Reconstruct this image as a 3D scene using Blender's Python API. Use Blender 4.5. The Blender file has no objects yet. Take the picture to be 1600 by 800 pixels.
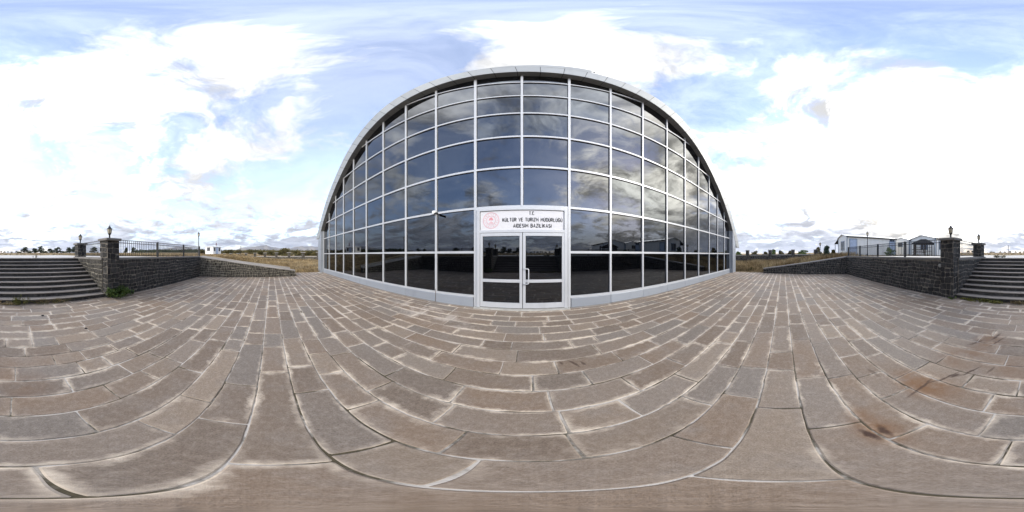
import bpy, bmesh, math, random
import numpy as np
from mathutils import Vector, Matrix, Euler

R = math.radians
random.seed(7)
RNG = np.random.default_rng(11)
C = bpy.context.scene.collection
SC = bpy.context.scene

# ------------------------------------------------------------------ camera
EYE = 1.59
cd = bpy.data.cameras.new("camera")
cd.type = 'PANO'
cd.panorama_type = 'EQUIRECTANGULAR'
cd.latitude_min = R(-90)
cd.latitude_max = R(88.9)
cd.longitude_min = R(-180)
cd.longitude_max = R(180)
cd.clip_start = 0.02
cd.clip_end = 20000
cam = bpy.data.objects.new("camera", cd)
C.objects.link(cam)
cam.location = (0, 0, EYE)
cam.rotation_euler = (R(90), 0, R(5.4))
SC.camera = cam

# ------------------------------------------------------------------ sky, sun, exposure
SUN_AZ, SUN_EL = 142.0, 24.0
sun_dir = Vector((math.sin(R(SUN_AZ)) * math.cos(R(SUN_EL)), math.cos(R(SUN_AZ)) * math.cos(R(SUN_EL)), math.sin(R(SUN_EL))))
SC.view_settings.view_transform = 'Standard'
SC.view_settings.look = 'None'
SC.view_settings.exposure = 1.95
SC.view_settings.gamma = 1.0
SC.view_settings.use_curve_mapping = False
SC.render.engine = 'CYCLES'
SC.cycles.max_bounces = 6
SC.cycles.diffuse_bounces = 3
SC.cycles.glossy_bounces = 3
SC.cycles.use_denoising = True
SC.cycles.volume_bounces = 0

world = bpy.data.worlds.new("World")
SC.world = world
world.use_nodes = True


class NT:
    """small helper to write node graphs"""
    def __init__(self, tree):
        self.t = tree
        tree.nodes.clear()

    def n(self, kind, **kw):
        nd = self.t.nodes.new(kind)
        for k, v in kw.items():
            setattr(nd, k, v)
        return nd

    def link(self, a, b):
        self.t.links.new(a, b)

    def setin(self, sock, v):
        if isinstance(v, bpy.types.NodeSocket):
            self.t.links.new(v, sock)
        else:
            if sock.type == 'RGBA' and isinstance(v, (tuple, list)) and len(v) == 3:
                v = (*v, 1)
            sock.default_value = v

    def math(self, op, a, b=None, c=None, clamp=False):
        nd = self.n('ShaderNodeMath', operation=op, use_clamp=clamp)
        self.setin(nd.inputs[0], a)
        if b is not None:
            self.setin(nd.inputs[1], b)
        if c is not None:
            self.setin(nd.inputs[2], c)
        return nd.outputs[0]

    def vmath(self, op, a, b=None, out=0):
        nd = self.n('ShaderNodeVectorMath', operation=op)
        self.setin(nd.inputs[0], a)
        if b is not None:
            self.setin(nd.inputs[1], b)
        return nd.outputs[out]

    def ramp(self, v, a, b, lo=0.0, hi=1.0, smooth=True):
        nd = self.n('ShaderNodeMapRange')
        nd.interpolation_type = 'SMOOTHSTEP' if smooth else 'LINEAR'
        nd.clamp = True
        self.setin(nd.inputs['Value'], v)
        self.setin(nd.inputs['From Min'], a)
        self.setin(nd.inputs['From Max'], b)
        self.setin(nd.inputs['To Min'], lo)
        self.setin(nd.inputs['To Max'], hi)
        return nd.outputs['Result']

    def mix(self, f, a, b, blend='MIX'):
        nd = self.n('ShaderNodeMix', data_type='RGBA', blend_type=blend)
        self.setin(nd.inputs[0], f)
        self.setin(nd.inputs[6], a)
        self.setin(nd.inputs[7], b)
        return nd.outputs[2]

    def noise(self, vec, scale, detail=4, rough=0.55, dist=0.0, out=0):
        nd = self.n('ShaderNodeTexNoise')
        if vec is not None:
            self.setin(nd.inputs['Vector'], vec)
        nd.inputs['Scale'].default_value = scale
        nd.inputs['Detail'].default_value = detail
        nd.inputs['Roughness'].default_value = rough
        nd.inputs['Distortion'].default_value = dist
        return nd.outputs[out]

    def attr(self, name):
        nd = self.n('ShaderNodeAttribute', attribute_name=name)
        return nd.outputs['Fac']


def lat(y):
    return R(88.9 - y * 178.9 / 800)


def azi(x):
    return R((x - 824) * .225)


def pdir(x, y):
    a, l = azi(x), lat(y)
    return Vector((math.sin(a) * math.cos(l), math.cos(a) * math.cos(l), math.sin(l)))


def build_world():
    g = NT(world.node_tree)
    tc = g.n('ShaderNodeTexCoord')
    d = tc.outputs['Generated']
    sky = g.n('ShaderNodeTexSky', sky_type='NISHITA')
    sky.sun_disc = False
    sky.sun_elevation = R(SUN_EL)
    sky.sun_rotation = R(SUN_AZ)
    sky.altitude = 900
    sky.air_density = 1.0
    sky.dust_density = 0.6
    sky.ozone_density = 1.4
    bg_sky = g.n('ShaderNodeBackground')
    g.link(g.mix(1.0, sky.outputs[0], (1.10, .985, .98), 'MULTIPLY'), bg_sky.inputs[0])
    bg_sky.inputs[1].default_value = 0.15
    sep = g.n('ShaderNodeSeparateXYZ')
    g.link(d, sep.inputs[0])
    z = sep.outputs[2]
    zz = g.math('ADD', g.math('MAXIMUM', z, 0.0), 0.17)
    comb = g.n('ShaderNodeCombineXYZ')
    g.setin(comb.inputs[0], g.math('DIVIDE', sep.outputs[0], zz))
    g.setin(comb.inputs[1], g.math('DIVIDE', sep.outputs[1], zz))
    comb.inputs[2].default_value = 3.7
    p = comb.outputs[0]
    warp = g.noise(p, 1.3, 4, .55, 0, 1)
    pw = g.vmath('ADD', p, g.vmath('MULTIPLY', g.vmath('SUBTRACT', warp, (.5, .5, .5)), (.5, .5, .5)))
    big = g.noise(pw, 0.8, 3, .55)
    fine = g.noise(pw, 2.6, 12, .64, .3)
    dens = g.math('ADD', g.math('MULTIPLY', big, .62), g.math('MULTIPLY', fine, 1.15))
    # where the sky is open (negative) and where cloud banks lie (positive)
    lobes = [((610, 90), 11, -.17), ((560, 150), 8, -.06), ((480, 50), 12, .04), ((690, 40), 9, .04), ((300, 205), 8, -.11), ((470, 160), 9, -.06),
             ((270, 120), 6, -.10), ((430, 310), 14, -.08), ((160, 260), 10, -.15), ((1110, 160), 8, -.20),
             ((1130, 50), 10, -.12), ((1540, 70), 8, -.10), ((1150, 25), 10, -.06), ((60, 60), 11, -.09), ((200, 70), 9, .04), ((300, 20), 9, -.06), ((760, 20), 10, -.08),
             ((110, 160), 15, .09), ((400, 90), 15, .12), ((1340, 190), 28, .07), ((920, 75), 13, .16),
             ((1330, 320), 22, .16), ((330, 240), 8, .14), ((470, 350), 10, .12), ((20, 280), 10, -.14), ((1590, 240), 8, -.10),
             ((130, 330), 12, .08), ((1510, 200), 9, -.10), ((200, 300), 5, .10), ((1420, 300), 9, .12)]
    for (px, py), rad, wt in lobes:
        dt = g.vmath('DOT_PRODUCT', d, tuple(pdir(px, py)), 1)
        dens = g.math('ADD', dens, g.ramp(dt, math.cos(R(rad * 1.5)), math.cos(R(rad * .3)), 0.0, wt))
    # cloud bank low over the horizon
    bank = g.ramp(z, .26, .03, 0.0, .16)
    dens = g.math('ADD', dens, bank)
    cover = g.ramp(dens, .71, 1.09, 0.0, 1.0)
    cover = g.math('MAXIMUM', cover, g.ramp(z, .34, .02, 0, .8))
    # clouds towards the sun shine, those away from it are softly shaded, low ones are grey
    low = g.ramp(z, .05, .42, 0.0, 1.0)
    body = g.noise(pw, 1.9, 10, .66, .5)
    core = g.ramp(body, .36, .64)
    sundot = g.vmath('DOT_PRODUCT', d, tuple(sun_dir), 1)
    sunward = g.ramp(sundot, -.25, .85)
    glow = g.ramp(sundot, .80, .995)
    K = 1 / 3.5
    cover = g.math('MAXIMUM', cover, g.math('MULTIPLY_ADD', sunward, -.17, .29))
    away = g.math('MULTIPLY_ADD', core, .42 * K, .74 * K)
    near = g.math('MULTIPLY_ADD', core, 3.1 * K, .70 * K)
    high_l = g.math('ADD', g.math('MULTIPLY', away, g.math('SUBTRACT', 1.0, sunward)), g.math('MULTIPLY', near, sunward))
    low_l = g.math('ADD', g.math('MULTIPLY_ADD', core, .34 * K, .43 * K), g.math('MULTIPLY', sunward, .12 * K))
    low_l = g.math('ADD', low_l, g.math('MULTIPLY', g.ramp(z, .075, .01), .17 * K))
    lit = g.math('ADD', g.math('MULTIPLY', high_l, low), g.math('MULTIPLY', low_l, g.math('SUBTRACT', 1.0, low)))
    lit = g.math('ADD', lit, g.math('MULTIPLY', g.math('MULTIPLY', glow, g.ramp(z, .12, .3)), g.math('MULTIPLY_ADD', core, 4.2 * K, .9 * K)))
    tint = g.mix(low, (.93, .96, 1.06), (1.0, 1.0, 1.0))
    tint = g.mix(glow, tint, (1.0, .92, .76))
    bg_cl = g.n('ShaderNodeBackground')
    g.link(tint, bg_cl.inputs[0])
    g.link(lit, bg_cl.inputs[1])
    mx = g.n('ShaderNodeMixShader')
    g.link(cover, mx.inputs[0])
    g.link(bg_sky.outputs[0], mx.inputs[1])
    g.link(bg_cl.outputs[0], mx.inputs[2])
    out = g.n('ShaderNodeOutputWorld')
    g.link(mx.outputs[0], out.inputs[0])
    world.cycles.sampling_method = 'MANUAL'
    world.cycles.sample_map_resolution = 1024


build_world()

sl = bpy.data.lights.new("sun", 'SUN')
sl.energy = 0.6
sl.angle = R(14)
sl.color = (1.0, .95, .87)
sl.cycles.use_multiple_importance_sampling = False
so = bpy.data.objects.new("sun", sl)
C.objects.link(so)
so.rotation_euler = (-sun_dir).to_track_quat('-Z', 'Y').to_euler()
so.location = (20, -26, 30)


# ------------------------------------------------------------------ materials
def new_mat(name):
    m = bpy.data.materials.new(name)
    m.use_nodes = True
    g = NT(m.node_tree)
    b = g.n('ShaderNodeBsdfPrincipled')
    o = g.n('ShaderNodeOutputMaterial')
    g.link(b.outputs[0], o.inputs[0])
    return m, g, b


def bump(g, b, h, strength=.3, dist=.01):
    bp = g.n('ShaderNodeBump')
    bp.inputs['Strength'].default_value = strength
    bp.inputs['Distance'].default_value = dist
    g.setin(bp.inputs['Height'], h)
    g.link(bp.outputs[0], b.inputs['Normal'])


def opos(g):
    return g.n('ShaderNodeTexCoord').outputs['Object']


def wpos(g):
    return g.n('ShaderNodeNewGeometry').outputs['Position']


def simple(name, col, rough=.6, metal=0.0, var=.12, scale=6, spec=.5, bmp=0):
    m, g, b = new_mat(name)
    p = opos(g)
    n = g.noise(p, scale, 5, .6)
    c2 = tuple(c * (1 - var) for c in col)
    c3 = tuple(min(1, c * (1 + var)) for c in col)
    g.setin(b.inputs['Base Color'], g.mix(g.ramp(n, .3, .7), c2, c3))
    b.inputs['Roughness'].default_value = rough
    b.inputs['Metallic'].default_value = metal
    b.inputs['Specular IOR Level'].default_value = spec
    if bmp:
        bump(g, b, g.noise(p, scale * 8, 4, .6), bmp, .01)
    return m


M = {}


def paving_mat():
    m, g, b = new_mat('paving_stone')
    p = wpos(g)
    tone = g.attr('tone')
    edge = g.attr('edge')
    base = g.mix(tone, (.225, .158, .108), (.24, .20, .166))
    t2 = g.math('FRACT', g.math('MULTIPLY', tone, 7.31))
    base = g.mix(g.ramp(t2, .25, 1.0, .0, .85, False), base, (.128, .092, .066))
    t3 = g.math('FRACT', g.math('MULTIPLY', tone, 17.7))
    base = g.mix(g.ramp(t3, .70, .92, 0, .8), base, (.30, .235, .175))
    t4 = g.math('FRACT', g.math('MULTIPLY', tone, 29.3))
    base = g.mix(g.ramp(t4, .64, .92, 0, .62), base, (.195, .182, .168))
    cloudy = g.noise(p, 3.1, 6, .6)
    base = g.mix(g.ramp(cloudy, .45, .75, 0, .5), base, (.27, .24, .215))
    bluish = g.noise(p, 1.1, 4, .55)
    base = g.mix(g.ramp(bluish, .5, .7, 0, .25), base, (.215, .20, .185))
    warm = g.noise(g.vmath('ADD', p, (7, 3, 1)), .55, 4, .6)
    base = g.mix(g.ramp(warm, .52, .72, 0, .5), base, (.235, .165, .105))
    grit = g.noise(p, 95, 3, .7)
    base = g.mix(g.ramp(grit, .3, .7, 0, 1), g.mix(.34, base, (.07, .055, .04)), g.mix(.14, base, (.42, .39, .36)))
    mott = g.noise(p, 21, 8, .72)
    base = g.mix(g.ramp(mott, .40, .74, 0, .8), g.mix(.22, base, (.085, .062, .045)), g.mix(.36, base, (.36, .31, .26)))
    pits = g.noise(g.vmath('ADD', p, (1, 5, 2)), 46, 5, .7)
    base = g.mix(g.ramp(pits, .60, .70, 0, .55), base, (.06, .045, .035))
    # pale salts creeping in from the joints
    en = g.noise(p, 6.0, 10, .76)
    thr = g.math('ADD', edge, g.math('MULTIPLY', g.math('SUBTRACT', en, .56), 2.6))
    salt = g.ramp(thr, .46, -.22, 0, .9, False)
    patch = g.ramp(g.noise(g.vmath('ADD', p, (3, 9, 0)), 1.25, 5, .65), .42, .62, .06, 1.0)
    rim = g.ramp(edge, .16, .0, 0, .55)
    salt = g.math('MAXIMUM', salt, g.math('MULTIPLY', rim, g.ramp(en, .35, .6)))
    base = g.mix(g.math('MULTIPLY', salt, patch), base, (.56, .485, .395))
    # pale worn patch before the door
    sp = g.noise(p, 2.4, 6, .7)
    def blot(cx, cy, ang, hl, hw):
        mp = g.n('ShaderNodeMapping', vector_type='TEXTURE')
        mp.inputs['Location'].default_value = (cx, cy, 0)
        mp.inputs['Rotation'].default_value = (0, 0, R(ang))
        mp.inputs['Scale'].default_value = (hl * 1.1, hw * 1.35, 1)
        fl = g.vmath('MULTIPLY', p, (1, 1, 0))
        wob = g.vmath('MULTIPLY', g.vmath('SUBTRACT', g.noise(p, 9, 4, .6, 0, 1), (.5, .5, .5)), (.07, .07, 0))
        g.link(g.vmath('ADD', fl, wob), mp.inputs['Vector'])
        return g.vmath('LENGTH', mp.outputs[0], None, 1)
    ds = blot(-2.6, 3.5, -12, 1.9, .5)
    base = g.mix(g.math('MULTIPLY', g.ramp(ds, 1.1, .2), g.ramp(sp, .42, .62, 0, .75)), base, (.48, .43, .38))
    # rust and spill stains
    for cx, cy, a, hl, hw, w in [(1.02, -1.2, 10, .46, .22, 1.0), (.78, -.48, 0, .32, .13, .95), (1.0, -2.0, 20, .5, .32, .7), (.8, -2.6, 0, .35, .3, .8), (-.1, -1.55, 30, .35, .3, .4), (.3, -1.9, 0, .4, .3, .4)]:
        dd = blot(cx, cy, a, hl, hw)
        base = g.mix(g.math('MULTIPLY', g.ramp(dd, 1.1, .1), g.ramp(sp, .35, .6, .25 * w, w)), base, (.16, .082, .036))
    for cx, cy, a, hl, hw, w in [(.705, -.41, 14, .075, .016, .9), (.70, -.50, -7, .07, .02, .8), (1.0, -1.13, -82, .20, .014, .75), (.93, -1.42, 70, .22, .010, .8),
                                 (.86, -1.52, 62, .06, .02, .85), (.75, -1.68, 65, .16, .012, .8), (.55, -1.78, 80, .1, .01, .5), (.76, -2.8, 75, .16, .02, .8), (.68, -2.62, 68, .24, .012, .75),
                                 (1.02, -2.45, 60, .15, .02, .75), (.57, 1.95, -65, .10, .018, .7), (.68, 1.92, -75, .06, .015, .6), (.42, 2.0, -70, .05, .012, .6),
                                 (1.55, -.95, 10, .1, .02, .5)]:
        dd = blot(cx, cy, a, hl, hw)
        base = g.mix(g.ramp(dd, 1.35, .35, 0, w), base, (.035, .016, .011))
    base = g.mix(1.0, base, (1.01, .985, .95), 'MULTIPLY')
    g.setin(b.inputs['Base Color'], base)
    b.inputs['Roughness'].default_value = .78
    b.inputs['Specular IOR Level'].default_value = .3
    hh = g.math('ADD', g.math('MULTIPLY', g.noise(p, 120, 3, .7), .4), g.noise(p, 14, 6, .65))
    bump(g, b, hh, .45, .012)
    return m


def mortar_mat():
    m, g, b = new_mat('joint_mortar')
    p = wpos(g)
    n = g.noise(p, 1.6, 5, .65)
    pale = g.mix(g.noise(p, 30, 3, .6), (.36, .32, .275), (.52, .48, .43))
    dark = g.mix(g.noise(p, 40, 3, .6), (.03, .025, .015), (.10, .08, .045))
    near = g.ramp(g.vmath('LENGTH', p, None, 1), 1.6, 4.2, .03, -.07)
    c = g.mix(g.ramp(g.math('ADD', n, near), .46, .60), pale, dark)
    g.setin(b.inputs['Base Color'], c)
    b.inputs['Roughness'].default_value = .95
    bump(g, b, g.noise(p, 60, 4, .6), .5, .01)
    return m


def basalt_mat(name, dark, light):
    m, g, b = new_mat(name)
    p = opos(g)
    tone = g.attr('tone')
    c = g.mix(g.ramp(tone, 0, 1, 0, 1, False), dark, light)
    n = g.noise(p, 9, 7, .65)
    c = g.mix(g.ramp(n, .45, .75, 0, .5), c, tuple(x * 2.2 for x in light))
    lich = g.noise(p, 2.2, 6, .7)
    c = g.mix(g.ramp(lich, .6, .74, 0, .45), c, (.13, .125, .10))
    g.setin(b.inputs['Base Color'], c)
    b.inputs['Roughness'].default_value = .85
    b.inputs['Specular IOR Level'].default_value = .3
    bump(g, b, g.math('ADD', g.noise(p, 22, 6, .7), g.math('MULTIPLY', g.noise(p, 90, 3, .7), .4)), .7, .02)
    return m


def ground_mat():
    m, g, b = new_mat('dry_ground')
    p = wpos(g)
    n1 = g.noise(p, .12, 6, .65)
    n2 = g.noise(p, 1.3, 6, .7)
    c = g.mix(g.ramp(n2, .3, .7), (.21, .15, .075), (.34, .26, .145))
    c = g.mix(g.ramp(n1, .48, .68, 0, .7), c, (.14, .095, .055))
    c = g.mix(g.ramp(g.noise(p, .03, 5, .6), .52, .7, 0, .6), c, (.15, .14, .06))
    g.setin(b.inputs['Base Color'], c)
    b.inputs['Roughness'].default_value = .95
    b.inputs['Specular IOR Level'].default_value = .1
    bump(g, b, g.noise(p, 9, 6, .7), .8, .06)
    return m


def foliage_mat(name, a, b_, c_, trans=.25):
    m, g, b = new_mat(name)
    t = g.attr('tone')
    col = g.mix(g.ramp(t, 0, .55, 0, 1, False), a, b_)
    col = g.mix(g.ramp(t, .55, 1, 0, 1, False), col, c_)
    g.setin(b.inputs['Base Color'], col)
    b.inputs['Roughness'].default_value = .7
    b.inputs['Specular IOR Level'].default_value = .2
    return m


def glass_mat():
    m, g, b = new_mat('tinted_mirror_glass')
    b.inputs['Base Color'].default_value = (.0008, .0009, .0012, 1)
    b.inputs['Roughness'].default_value = 0.0
    b.inputs['IOR'].default_value = 1.9
    b.inputs['Specular IOR Level'].default_value = .5
    g.setin(b.inputs['Specular Tint'], g.mix(g.attr('tone'), (.74, .84, .98), (.88, .92, 1.0)))
    p = wpos(g)
    bump(g, b, g.noise(p, .9, 2, .4), .035, .02)
    return m


def concrete_mat(name, col, streak=True):
    m, g, b = new_mat(name)
    p = wpos(g)
    n = g.noise(p, .8, 7, .65)
    c = g.mix(g.ramp(n, .3, .7), tuple(x * .86 for x in col), tuple(min(1, x * 1.1) for x in col))
    c = g.mix(g.ramp(g.noise(p, 4, 6, .7), .6, .8, 0, .4), c, tuple(x * .55 for x in col))
    g.setin(b.inputs['Base Color'], c)
    b.inputs['Roughness'].default_value = .85
    b.inputs['Specular IOR Level'].default_value = .25
    bump(g, b, g.noise(p, 45, 5, .65), .35, .01)
    return m


def metal_panel_mat(name, col, rough, metal=.35):
    m, g, b = new_mat(name)
    p = opos(g)
    tone = g.attr('tone')
    c = g.mix(tone, tuple(x * .9 for x in col), tuple(min(1, x * 1.06) for x in col))
    n = g.noise(g.vmath('MULTIPLY', p, (1, 1, .35)), 2.6, 6, .65)
    c = g.mix(g.ramp(n, .5, .78, 0, .35), c, tuple(x * .62 for x in col))
    g.setin(b.inputs['Base Color'], c)
    b.inputs['Roughness'].default_value = rough
    b.inputs['Metallic'].default_value = metal
    bump(g, b, g.noise(p, .8, 2, .5), .05, .05)
    return m


def siding_mat():
    m, g, b = new_mat('white_siding')
    p = opos(g)
    n = g.noise(g.vmath('MULTIPLY', p, (1, 1, .3)), 1.8, 6, .6)
    g.setin(b.inputs['Base Color'], g.mix(g.ramp(n, .45, .8, 0, .5), (.80, .785, .745), (.60, .585, .53)))
    b.inputs['Roughness'].default_value = .55
    return m


M['paving'] = paving_mat()
M['mortar'] = mortar_mat()
M['basalt'] = basalt_mat('basalt_block', (.0175, .0165, .016), (.056, .0525, .049))
M['basalt_brown'] = basalt_mat('basalt_block_brown', (.022, .02, .017), (.075, .068, .058))
M['wallmortar'] = simple('wall_mortar', (.19, .168, .138), .95, var=.35, scale=5, bmp=.6)
M['tanmortar'] = simple('tan_wall_mortar', (.215, .195, .155), .95, var=.35, scale=5, bmp=.6)
M['coping'] = concrete_mat('coping_stone', (.20, .187, .172))
M['palecoping'] = concrete_mat('pale_coping_stone', (.34, .32, .30))
M['tread'] = concrete_mat('tread_stone', (.235, .208, .182))
M['riser'] = basalt_mat('riser_stone', (.042, .040, .038), (.074, .070, .066))
M['concrete'] = concrete_mat('pale_concrete', (.44, .42, .385))
M['ground'] = ground_mat()
M['glass'] = glass_mat()
M['frame'] = metal_panel_mat('silver_frame', (.47, .48, .495), .42, .25)
M['plinth'] = metal_panel_mat('plinth_panel', (.31, .335, .37), .40, .35)
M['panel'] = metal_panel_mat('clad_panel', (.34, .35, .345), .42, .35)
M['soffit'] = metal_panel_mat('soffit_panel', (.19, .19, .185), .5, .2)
M['roofmetal'] = metal_panel_mat('roof_metal', (.42, .43, .43), .5, .3)
M['seam'] = simple('dark_seam', (.03, .03, .03), .8)
M['gasket'] = simple('black_gasket', (.012, .012, .013), .6)
M['iron'] = simple('black_iron', (.016, .016, .018), .5, .2, .2, 12)
M['lampglass'] = simple('cream_lamp_glass', (.62, .54, .38), .25, var=.08)
M['siding'] = siding_mat()
M['bluedoor'] = simple('pale_blue_paint', (.40, .47, .60), .5)
M['blueframe'] = simple('grey_blue_trim', (.20, .25, .32), .5)
M['darkglass'] = simple('dark_window', (.03, .035, .045), .08, var=.1)
M['darkroof'] = simple('dark_sheet_roof', (.02, .021, .024), .95, var=.3, spec=.05)
M['whiteroof'] = simple('pale_sheet_roof', (.55, .55, .54), .5)
M['wood'] = simple('grey_brown_timber', (.085, .065, .048), .8, var=.4, scale=9)
M['signwhite'] = simple('sign_white', (.56, .555, .57), .4, var=.02)
M['signblack'] = simple('sign_black', (.012, .012, .014), .5)
M['signred'] = simple('sign_faded_red', (.62, .24, .27), .5, var=.08)
M['cambody'] = simple('camera_white', (.7, .7, .68), .4)
M['leafdark'] = foliage_mat('olive_dark_leaves', (.018, .026, .012), (.040, .056, .022), (.075, .09, .04))
M['leafolive'] = foliage_mat('autumn_olive_leaves', (.035, .034, .012), (.092, .080, .028), (.15, .118, .046))
M['leafgreen'] = foliage_mat('fresh_green_leaves', (.03, .055, .012), (.08, .125, .028), (.16, .20, .065))
M['leafever'] = foliage_mat('evergreen_leaves', (.018, .034, .02), (.04, .068, .04), (.075, .11, .068))
M['leafyellow'] = foliage_mat('yellowing_leaves', (.05, .055, .012), (.13, .13, .03), (.24, .21, .06))
M['drygrass'] = foliage_mat('dry_grass_blades', (.085, .06, .03), (.25, .175, .085), (.46, .37, .21))
M['bark'] = simple('bark', (.07, .055, .04), .9, var=.4, scale=14, bmp=.6)
M['hill'] = simple('bare_hillside', (.16, .14, .115), .95, var=.3, scale=.004)
M['flag'] = simple('flag_cloth', (.13, .03, .035), .8)
M['pebble'] = simple('black_pebble', (.02, .02, .02), .7)
M['palestone'] = simple('pale_stone', (.33, .32, .29), .8)


# ------------------------------------------------------------------ mesh helpers
class MB:
    def __init__(self):
        self.v, self.f, self.m, self.tone, self.edge = [], [], [], [], []

    def add(self, verts, faces, mi=0, tone=None, edge=None):
        o = len(self.v)
        t = random.random() if tone is None else tone
        self.v += [tuple(p) for p in verts]
        self.tone += [t] * len(verts)
        self.edge += list(edge) if edge is not None else [1.0] * len(verts)
        for fc in faces:
            self.f.append(tuple(i + o for i in fc))
            self.m.append(mi)

    def box(self, a, b, mi=0, tone=None, bev=0.0):
        x0, y0, z0 = [min(p, q) for p, q in zip(a, b)]
        x1, y1, z1 = [max(p, q) for p, q in zip(a, b)]
        if bev <= 0:
            vs = [(x0, y0, z0), (x1, y0, z0), (x1, y1, z0), (x0, y1, z0), (x0, y0, z1), (x1, y0, z1), (x1, y1, z1), (x0, y1, z1)]
            self.add(vs, [(3, 2, 1, 0), (4, 5, 6, 7), (0, 1, 5, 4), (1, 2, 6, 5), (2, 3, 7, 6), (3, 0, 4, 7)], mi, tone)
            return
        bm = bmesh.new()
        bmesh.ops.create_cube(bm, size=1)
        for v in bm.verts:
            v.co = Vector(((x0 + x1) / 2 + v.co.x * (x1 - x0), (y0 + y1) / 2 + v.co.y * (y1 - y0), (z0 + z1) / 2 + v.co.z * (z1 - z0)))
        bmesh.ops.bevel(bm, geom=list(bm.edges), offset=bev, segments=2, affect='EDGES', profile=.5)
        bm.verts.index_update()
        self.add([v.co[:] for v in bm.verts], [[v.index for v in f.verts] for f in bm.faces], mi, tone)
        bm.free()

    def prism(self, poly, axis, a, b, mi=0, tone=None):
        """poly: 2D points, extruded along axis 'x','y' or 'z' from a to b"""
        def p3(p, t):
            if axis == 'y':
                return (p[0], t, p[1])
            if axis == 'x':
                return (t, p[0], p[1])
            return (p[0], p[1], t)
        n = len(poly)
        vs = [p3(p, a) for p in poly] + [p3(p, b) for p in poly]
        fs = [tuple(range(n)), tuple(range(2 * n - 1, n - 1, -1))]
        for i in range(n):
            j = (i + 1) % n
            fs.append((j, i, i + n, j + n))
        self.add(vs, fs, mi, tone)

    def tube(self, pts, r, seg=8, mi=0, tone=None, caps=True):
        pts = [Vector(p) for p in pts]
        rr = r if isinstance(r, (list, tuple)) else [r] * len(pts)
        vs, fs = [], []
        prev = None
        for i, p in enumerate(pts):
            if i == 0:
                t = pts[1] - pts[0]
            elif i == len(pts) - 1:
                t = pts[-1] - pts[-2]
            else:
                t = (pts[i + 1] - pts[i - 1])
            t.normalize()
            up = Vector((0, 0, 1)) if abs(t.z) < .95 else Vector((1, 0, 0))
            if prev is None:
                u = t.cross(up).normalized()
            else:
                u = (prev - t * prev.dot(t)).normalized()
            prev = u
            w = t.cross(u)
            for k in range(seg):
                a = 2 * math.pi * k / seg
                vs.append(p + (u * math.cos(a) + w * math.sin(a)) * rr[i])
        for i in range(len(pts) - 1):
            for k in range(seg):
                k2 = (k + 1) % seg
                fs.append((i * seg + k, i * seg + k2, (i + 1) * seg + k2, (i + 1) * seg + k))
        if caps:
            fs.append(tuple(range(seg - 1, -1, -1)))
            fs.append(tuple(range((len(pts) - 1) * seg, len(pts) * seg)))
        self.add(vs, fs, mi, tone)

    def lathe(self, prof, seg=20, mi=0, c=(0, 0, 0), tone=None):
        vs, fs = [], []
        for r, z in prof:
            for k in range(seg):
                a = 2 * math.pi * k / seg
                vs.append((c[0] + r * math.cos(a), c[1] + r * math.sin(a), c[2] + z))
        for i in range(len(prof) - 1):
            for k in range(seg):
                k2 = (k + 1) % seg
                fs.append((i * seg + k, i * seg + k2, (i + 1) * seg + k2, (i + 1) * seg + k))
        fs.append(tuple(range(seg - 1, -1, -1)))
        n = len(prof) - 1
        fs.append(tuple(range(n * seg, n * seg + seg)))
        self.add(vs, fs, mi, tone)

    def build(self, name, mats, parent=None, smooth=False):
        me = bpy.data.meshes.new(name)
        me.from_pydata(self.v, [], self.f)
        if not isinstance(mats, (list, tuple)):
            mats = [mats]
        for m in mats:
            me.materials.append(m)
        me.polygons.foreach_set('material_index', self.m)
        a = me.attributes.new('tone', 'FLOAT', 'POINT')
        a.data.foreach_set('value', self.tone)
        a = me.attributes.new('edge', 'FLOAT', 'POINT')
        a.data.foreach_set('value', self.edge)
        if smooth:
            me.polygons.foreach_set('use_smooth', [True] * len(me.polygons))
            try:
                me.set_sharp_from_angle(angle=R(40))
            except Exception:
                pass
        me.update()
        o = bpy.data.objects.new(name, me)
        C.objects.link(o)
        if parent is not None:
            o.parent = parent
        return o


def tag(o, label, cat, group=None, kind=None):
    if label:
        o['label'] = label
    if cat:
        o['category'] = cat
    if group:
        o['group'] = group
    if kind:
        o['kind'] = kind
    return o


def thing(name, label, cat, loc=(0, 0, 0), rz=0, group=None):
    o = bpy.data.objects.new(name, None)
    o.empty_display_size = .2
    C.objects.link(o)
    o.location = loc
    o.rotation_euler = (0, 0, rz)
    return tag(o, label, cat, group)


def struct(o):
    o['kind'] = 'structure'
    return o


def copy_tree(o, parent=None):
    c = o.copy()
    C.objects.link(c)
    if parent is not None:
        c.parent = parent
    for ch in [x for x in C.objects if x.parent == o]:
        copy_tree(ch, c)
    return c


def np_mesh(name, verts, nper, tone, mat, parent=None):
    """verts (n*nper,3): polygons of nper corners each"""
    n = len(verts) // nper
    me = bpy.data.meshes.new(name)
    me.vertices.add(len(verts))
    me.vertices.foreach_set('co', np.asarray(verts, dtype=np.float32).ravel())
    me.loops.add(len(verts))
    me.loops.foreach_set('vertex_index', np.arange(len(verts), dtype=np.int32))
    me.polygons.add(n)
    me.polygons.foreach_set('loop_start', np.arange(0, n * nper, nper, dtype=np.int32))
    me.polygons.foreach_set('loop_total', np.full(n, nper, dtype=np.int32))
    me.materials.append(mat)
    a = me.attributes.new('tone', 'FLOAT', 'POINT')
    a.data.foreach_set('value', np.repeat(np.asarray(tone, dtype=np.float32), nper))
    me.update(calc_edges=True)
    o = bpy.data.objects.new(name, me)
    C.objects.link(o)
    if parent is not None:
        o.parent = parent
    return o


def smoothstep(a, b, x):
    t = min(1, max(0, (x - a) / (b - a)))
    return t * t * (3 - 2 * t)


# ------------------------------------------------------------------ ground
Z_TOP = 1.405         # upper terrace level


def slant(y):
    return min(1, max(0, (y + 5) / 6.75))


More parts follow.
